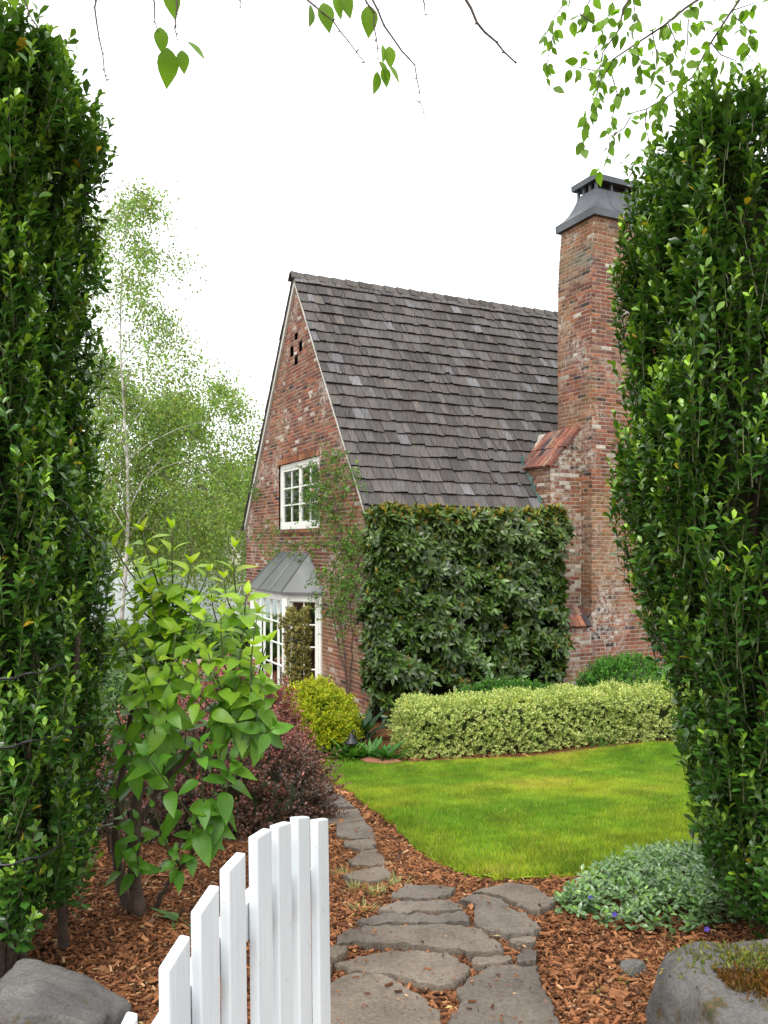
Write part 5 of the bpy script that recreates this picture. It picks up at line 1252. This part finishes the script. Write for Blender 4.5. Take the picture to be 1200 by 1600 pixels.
# ------------------------------------------------------------------ background birches
def birch(name, label, base, H, R0, seed, leaf=.075, nlimb=24, nleaf=9000, col=(.10, .18, .035), bare=0.0, lean=(0, 0), tr=.09, cz0=.22, group=None):
    g = np.random.default_rng(seed); base = np.asarray(base, dtype=float); root = thing(name, label, 'tree', tuple(base), group)
    n = 12; t = np.linspace(0, 1, n); T = base + np.stack([lean[0] * t ** 1.5 + .15 * np.sin(t * 7 + seed), lean[1] * t + .1 * np.cos(t * 6), H * t], 1)
    trunk(root, [(list(T), list(tr * (1 - .92 * t)))], 'birchbark', 'trunk', 8)
    lb_ = MB(); tw = MB(); LP_, LDr = [], []
    for i in range(nlimb):
        tt = cz0 + (.97 - cz0) * (i + g.random()) / nlimb; p0 = np.array([np.interp(tt, t, T[:, k]) for k in range(3)])
        az = i * 2.4 + g.normal(0, .4); ln = R0 * (1.05 - .75 * ((tt - cz0) / (1 - cz0)) ** 1.3) * g.uniform(.75, 1.2)
        rise = g.uniform(.55, 1.1); s = np.linspace(0, 1, 7)
        Lm = p0 + np.stack([np.cos(az) * ln * s, np.sin(az) * ln * s, ln * (rise * s - .75 * s ** 2.4)], 1) + g.normal(0, .04, (7, 3)) * s[:, None]
        lb_.tube(list(Lm), list(tr * .30 * (1.1 - tt * .5) * (1 - .85 * s)), 5)
        for j in range(9):
            q = .2 + .8 * (j + g.random()) / 9; p1 = np.array([np.interp(q, s, Lm[:, k]) for k in range(3)]); a2 = az + g.normal(0, .9); l2 = ln * .38 * g.uniform(.5, 1.2); s2 = np.linspace(0, 1, 5)
            Tw = p1 + np.stack([np.cos(a2) * l2 * s2 * .8, np.sin(a2) * l2 * s2 * .8, l2 * (.35 * s2 - 1.25 * s2 ** 2)], 1) + g.normal(0, .02, (5, 3))
            tw.tube(list(Tw), [.010, .008, .006, .004, .003], 3, cap=False)
            if g.random() < bare * (1 if tt > .5 else .3): continue
            k = max(3, int(nleaf / (nlimb * 9) * g.uniform(.5, 1.5))); sq = g.uniform(.05, 1, k)
            Pq = np.stack([np.interp(sq, s2, Tw[:, c]) for c in range(3)], 1) + g.normal(0, .16 + .12 * l2, (k, 3)) - np.array([0, 0, 1]) * g.uniform(0, .35, (k, 1)) * l2
            LP_.append(Pq)
    lb_.build('limbs', M['birchbark'], root, kind='stuff', smooth=True); tw.build('twigs', M['twig'], root, kind='stuff')
    P = np.concatenate(LP_); k = len(P); D = g.normal(0, .6, (k, 3)) - np.array([0, 0, .7])
    C = vary(g, col, k, .4, .10)
    build_leaves('crown', root, M['thin'], template('diamond', .7, .2, .1), P, D, g.normal(0, 1, (k, 3)), leaf * g.uniform(.7, 1.25, k), C)
    return root
def bpos(px, d): x = (px - CX) / F * d; return (x, d, float(gz(x, d)))
GRP = 'birches between the house and the lake'
birch('birch_tree', 'tall pale trunked birch with sparse arching top beyond the left hedge', bpos(190, 22), 12.3, 3.5, 301, .085, 36, 26000, (.19, .28, .075), bare=.22, lean=(.2, 0), tr=.055, group=GRP)
birch('birch_tree', 'leafy birch with drooping twigs just left of the gable', bpos(300, 27), 8.9, 3.6, 302, .095, 30, 32000, (.20, .29, .085), group=GRP, tr=.05, cz0=.30)
birch('birch_tree', 'birch showing above the trees close to the brick gable', bpos(385, 31), 8.6, 2.6, 303, .10, 24, 17000, (.20, .29, .09), group=GRP, tr=.05, cz0=.35)
birch('birch_tree', 'birch partly hidden by the left hedge', bpos(120, 25), 9.4, 3.4, 304, .095, 28, 24000, (.18, .27, .08), group=GRP, tr=.05, cz0=.28)

# ------------------------------------------------------------------ far woods and houses across the lake
g = np.random.default_rng(96); Ps, Cs, Ss = [], [], []
for i in range(210):
    y = 212 + 150 * g.random() ** 1.3; x = (g.uniform(-140, 620) - CX) / F * y if i < 130 else g.uniform(-.85, .85) * y; z0 = float(hillz(x, y)); con = g.random() < .30; H = g.uniform(15, 24) if con else g.uniform(9, 17); k = 190
    if con:
        t = g.random(k) ** .7; r = 2.6 * (1 - t) * g.uniform(.3, 1.1, k) + .2; zz = z0 + H * (.12 + .88 * t); c = (.04, .075, .045)
    else:
        t = g.random(k); r = H * .30 * np.sqrt(np.clip(1 - (2 * t - .9) ** 2 * .85, .02, 1)) * g.uniform(.5, 1.1, k); zz = z0 + H * (.15 + .85 * t); c = [(.11, .16, .06), (.14, .19, .07), (.085, .13, .05)][g.integers(3)]
    a = g.uniform(0, 6.28, k); Ps.append(np.stack([x + r * np.cos(a), y + r * np.sin(a), zz], 1)); Cs.append(vary(g, c, k, .4)); Ss.append(g.uniform(1.1, 2.4, k))
P = np.concatenate(Ps); k = len(P)
o = build_leaves('far_woods', None, M['soft'], template('ell4', .8, .3, .2), P, g.normal(0, 1, (k, 3)), g.normal(0, .6, (k, 3)) + np.array([0, -.4, .8]), np.concatenate(Ss), np.concatenate(Cs), smooth=False)
o['label'] = 'mixed conifer and broadleaf woods on the far shore of the lake'; o['category'] = 'woods'
def farhouse(px, py, d, wd, ht, lab, rot=0.0, wallc='stucco'):
    c = at(px, py, d); h = thing('shore_house', lab, 'house', tuple(c), 'houses on the far shore')
    m = MB(); m.box(c + np.array([-wd / 2, 0, -6]), (wd, 0, 0), (0, 7, 0), (0, 0, ht + 6)); m.build('wall', M[wallc], h)
    m = MB(); o = c + np.array([0, 0, ht]); e = .5
    m.add([o + np.array(q) for q in ((-wd / 2 - e, -e, -.2), (wd / 2 + e, -e, -.2), (wd / 2 + e, 7 + e, -.2), (-wd / 2 - e, 7 + e, -.2), (-wd / 2 + 1, 3.5, 2.6), (wd / 2 - 1, 3.5, 2.6))], [(0, 1, 5, 4), (1, 2, 5), (2, 3, 4, 5), (3, 0, 4), (3, 2, 1, 0)]); m.build('roof', M['farroof'], h)
    for i in range(int(wd // 2)):
        m = MB(); o = c + np.array([-wd / 2 + .5 + i * 2, -.06, ht - 2.2]); m.box(o, (1.1, 0, 0), (0, .05, 0), (0, 0, 1.5)); w_ = m.build('window', M['trim'], h)
        m = MB(); m.box(o + np.array([.1, -.05, .1]), (.9, 0, 0), (0, .04, 0), (0, 0, 1.3)); m.build('pane', M['glass'], w_)
farhouse(352, 866, 214, 8, 5, 'pale shore house with brown roof left of the gable'); farhouse(372, 862, 218, 6, 4.4, 'small grey shore house next to the gable edge', wallc='rake'); farhouse(190, 880, 213, 7, 3.6, 'pale boathouse low on the far shore behind the big leaved shrub', wallc='trim')
m = MB()
for i in range(7): m.tube([at(262 + i * 9, 890, 206) + np.array([0, 0, -1.2]), at(262 + i * 9, 890, 206) + np.array([0, 0, .8])], .15, 6)
q0 = at(258, 890, 206); m.box(q0, (11, 0, 0), (0, 2, 0), (0, 0, .25)); m.solo('boat_dock', M['dark'], tuple(q0), 'low dark wooden dock at the far shore of the lake', 'dock')

# ------------------------------------------------------------------ near birch whose branches hang into the picture
g = np.random.default_rng(97); tb = np.array([3.6, 1.4, 0.0]); nb = thing('overhanging_birch', 'birch with leafy drooping branches hanging into the top of the picture', 'tree', tuple(tb))
trunk(nb, [([tb + np.array([.0, 0, -.05]), tb + np.array([-.05, 0, 1.5]), tb + np.array([-.12, .05, 3.2]), tb + np.array([-.2, .1, 5.0])], [.13, .11, .09, .06])], 'birchbark')
lim = lambda pts, r0, r1, n=6: trunk(nb, [(pts, list(np.linspace(r0, r1, len(pts))))], 'twig', 'limb', n)
A0 = tb + np.array([-.1, .05, 3.0]); hub = at(1230, -60, 3.4); lim([A0, A0 * .5 + hub * .5 + np.array([0, 0, .35]), hub], .035, .014)
hub2 = at(980, -110, 3.5); hub3 = at(1100, -90, 3.5); lim([hub, hub3, hub2, at(880, -60, 3.4)], .012, .005)
B0 = tb + np.array([-.18, .1, 4.2]); far_ = at(40, -230, 1.75); midp = at(620, -260, 1.8); lim([B0, np.array([2.2, 1.6, 3.9]), midp, at(300, -210, 1.75), far_], .03, .006)
LPs, LD, LS, LC = [], [], [], []
def twig(pts, r0=.004, r1=.0015, d=3.4, every=.055, leafL=.055, skip=0.0, wob=.01, start=0.0, dd=0.0):
    P = [at(x, y, d + dd * i) + g.normal(0, wob, 3) * np.array([.3, 1, .3]) for i, (x, y) in enumerate(pts)]; Q = []
    for i in range(len(P) - 1):
        for j in range(4): Q.append(P[i] + (P[i + 1] - P[i]) * j / 4)
    Q.append(P[-1]); Q = np.array(Q); trunk(nb, [(list(Q), list(np.linspace(r0, r1, len(Q))))], 'twig', 'twig', 5)
    ln = np.concatenate([[0], np.cumsum(np.linalg.norm(np.diff(Q, axis=0), axis=1))]); s = ln[-1] * start + every * .5
    while s < ln[-1] + .01:
        for _ in range(1 + (g.random() < .45)):
            if g.random() < skip: continue
            p = np.array([np.interp(s, ln, Q[:, c]) for c in range(3)]); dv = unit(g.normal(0, .55, 3) + np.array([0, 0, -.9]))
            LPs.append(p + dv * .014); LD.append(dv); LS.append(leafL * g.uniform(.6, 1.15)); LC.append(np.array((.135, .255, .022)) * g.uniform(.6, 1.35))
        s += every * g.uniform(.6, 1.4)
# the leafy fan at top right
TW = [[(1165, -20), (1140, 25), (1110, 70), (1080, 120), (1050, 150), (1010, 170), (985, 180)], [(1110, -15), (1070, 10), (1030, 40), (990, 70), (955, 95), (935, 125), (925, 150)], [(1000, -20), (975, 20), (962, 55), (945, 80), (938, 100)],
      [(900, -20), (880, 10), (865, 35), (850, 55)], [(862, 42), (862, 60), (855, 90), (852, 125), (862, 135)], [(930, -15), (915, 15), (900, 30)], [(960, -10), (950, 20), (940, 50)], [(990, -20), (992, 30), (975, 60)],
      [(955, 95), (930, 110), (905, 100), (885, 105)], [(940, 100), (930, 140), (925, 165), (915, 195), (912, 235)], [(985, 180), (975, 195), (962, 215), (952, 235), (938, 258)], [(960, 110), (962, 150), (955, 190), (950, 215)],
      [(1010, 170), (1010, 190), (1018, 215), (1015, 255)], [(1040, 150), (1030, 175), (1020, 205)], [(1060, 140), (1070, 165), (1068, 190), (1075, 205)], [(1080, 20), (1075, 60), (1070, 95), (1068, 130)], [(1020, 45), (1030, 80), (1025, 110), (1010, 140)],
      [(1108, 72), (1125, 85), (1145, 105), (1155, 130), (1160, 145)], [(1140, 25), (1155, 40), (1170, 50), (1180, 58)], [(1170, 50), (1168, 75), (1185, 95)], [(1150, 10), (1170, 5), (1190, -5)], [(1108, 72), (1105, 95), (1100, 125)], [(1195, 112), (1170, 135), (1130, 165), (1090, 195)],
      [(990, 70), (1000, 100), (990, 125), (975, 140)], [(1040, 30), (1050, 70), (1045, 100)], [(1090, 40), (1100, 30), (1130, 30)], [(935, 60), (925, 80), (910, 90)], [(1050, 120), (1035, 130), (1020, 150)], [(1085, 115), (1090, 130), (1100, 150)], [(905, 20), (925, 30), (945, 35)]]
for i, t_ in enumerate(TW): twig(t_, .0055 if i < 3 else .0028, .0018 if i < 3 else .001, 3.35 + .25 * g.random(), .025, .055, .03 if i != 22 else .85, .02)
n1 = len(LPs)
# bare and few-leaved twigs hanging close to the camera
def ctwig(pts, r0=.0024, r1=.0009, d=1.72):
    P = []
    up = at(pts[0][0] + 8, -215, d + .02); P.append(up)
    for i, (x, y) in enumerate(pts):
        P.append(at(x, y, d))
        if i < len(pts) - 1: P.append(at((x + pts[i + 1][0]) / 2 + g.normal(0, 1.6), (y + pts[i + 1][1]) / 2, d))
    trunk(nb, [(P, list(np.linspace(r0, r1, len(P))))], 'twig', 'twig', 5)
    for p in P[2:]:
        q = p + g.normal(0, .004, 3); trunk(nb, [([p, q], [r1 * 1.9, r1])], 'twig', 'bud', 4)
ctwig([(150, -10), (148, 12), (155, 60), (163, 110), (166, 125)]); ctwig([(32, -10), (45, 20), (60, 45)]); ctwig([(237, -10), (241, 20), (247, 50)]); ctwig([(276, -10), (276, 20), (273, 45), (277, 62)]); ctwig([(375, -10), (375, 12)])
ctwig([(470, -10), (490, 8), (520, 32), (545, 65), (570, 98)]); ctwig([(566, -10), (585, 20), (588, 60), (591, 92)]); ctwig([(577, -10), (600, 40), (628, 80), (648, 102), (656, 145), (662, 175)], .0026, .0008); ctwig([(658, -10), (664, 22)]); ctwig([(722, -10), (745, 35), (775, 65), (806, 98)], .0036, .0016)
def cleaf(x, y, L, ang, tw=0.0, d=1.72, col=(.13, .25, .022)):
    """leaf hanging from (x, y), L pixels long, ang in degrees from straight down, tw turns it edge-on"""
    a = math.radians(ang); dv = np.array([math.sin(a), .25 * math.sin(tw * 3), -math.cos(a)]); LPs.append(at(x, y, d)); LD.append(unit(dv)); LS.append(L / F * d); LC.append(np.array(col) * g.uniform(.8, 1.25)); NN[len(LPs) - 1] = np.array([math.sin(tw), -math.cos(tw), .15])
NN = {}
for q in [(250, 42, 38, 4, .3), (262, 74, 58, -3, .5), (284, 78, 34, 5, .3), (292, 64, 40, 52, 1.1), (265, -22, 46, 8, .2), (505, 4, 44, 14, .1), (522, -6, 34, 25, .6), (536, -12, 38, 20, .2), (486, 8, 36, 4, 1.2), (577, 8, 46, 0, .2), (608, 72, 32, 6, .2), (598, 70, 28, 8, 1.0), (592, 96, 26, 45, .8), (600, 104, 30, 12, .3), (590, 112, 34, -4, .9), (606, 100, 34, 40, 1.0), (598, 110, 26, 20, 1.2), (28, -30, 38, 20, .5), (15, -26, 36, 10, .4)]: cleaf(*q)
Nn = g.normal(0, 1, (len(LPs), 3)) + np.array([0, -.6, .2])
for k_, v_ in NN.items(): Nn[k_] = v_
sc = np.array(LS) / np.array(LPs)[:, 1]
build_leaves('leaves', nb, M['thin'], template('broad', 0.60, 0.12, 0.12), np.array(LPs), np.array(LD), Nn, np.array(LS), np.clip(np.array(LC), 0, 1), singles=300, score=sc)
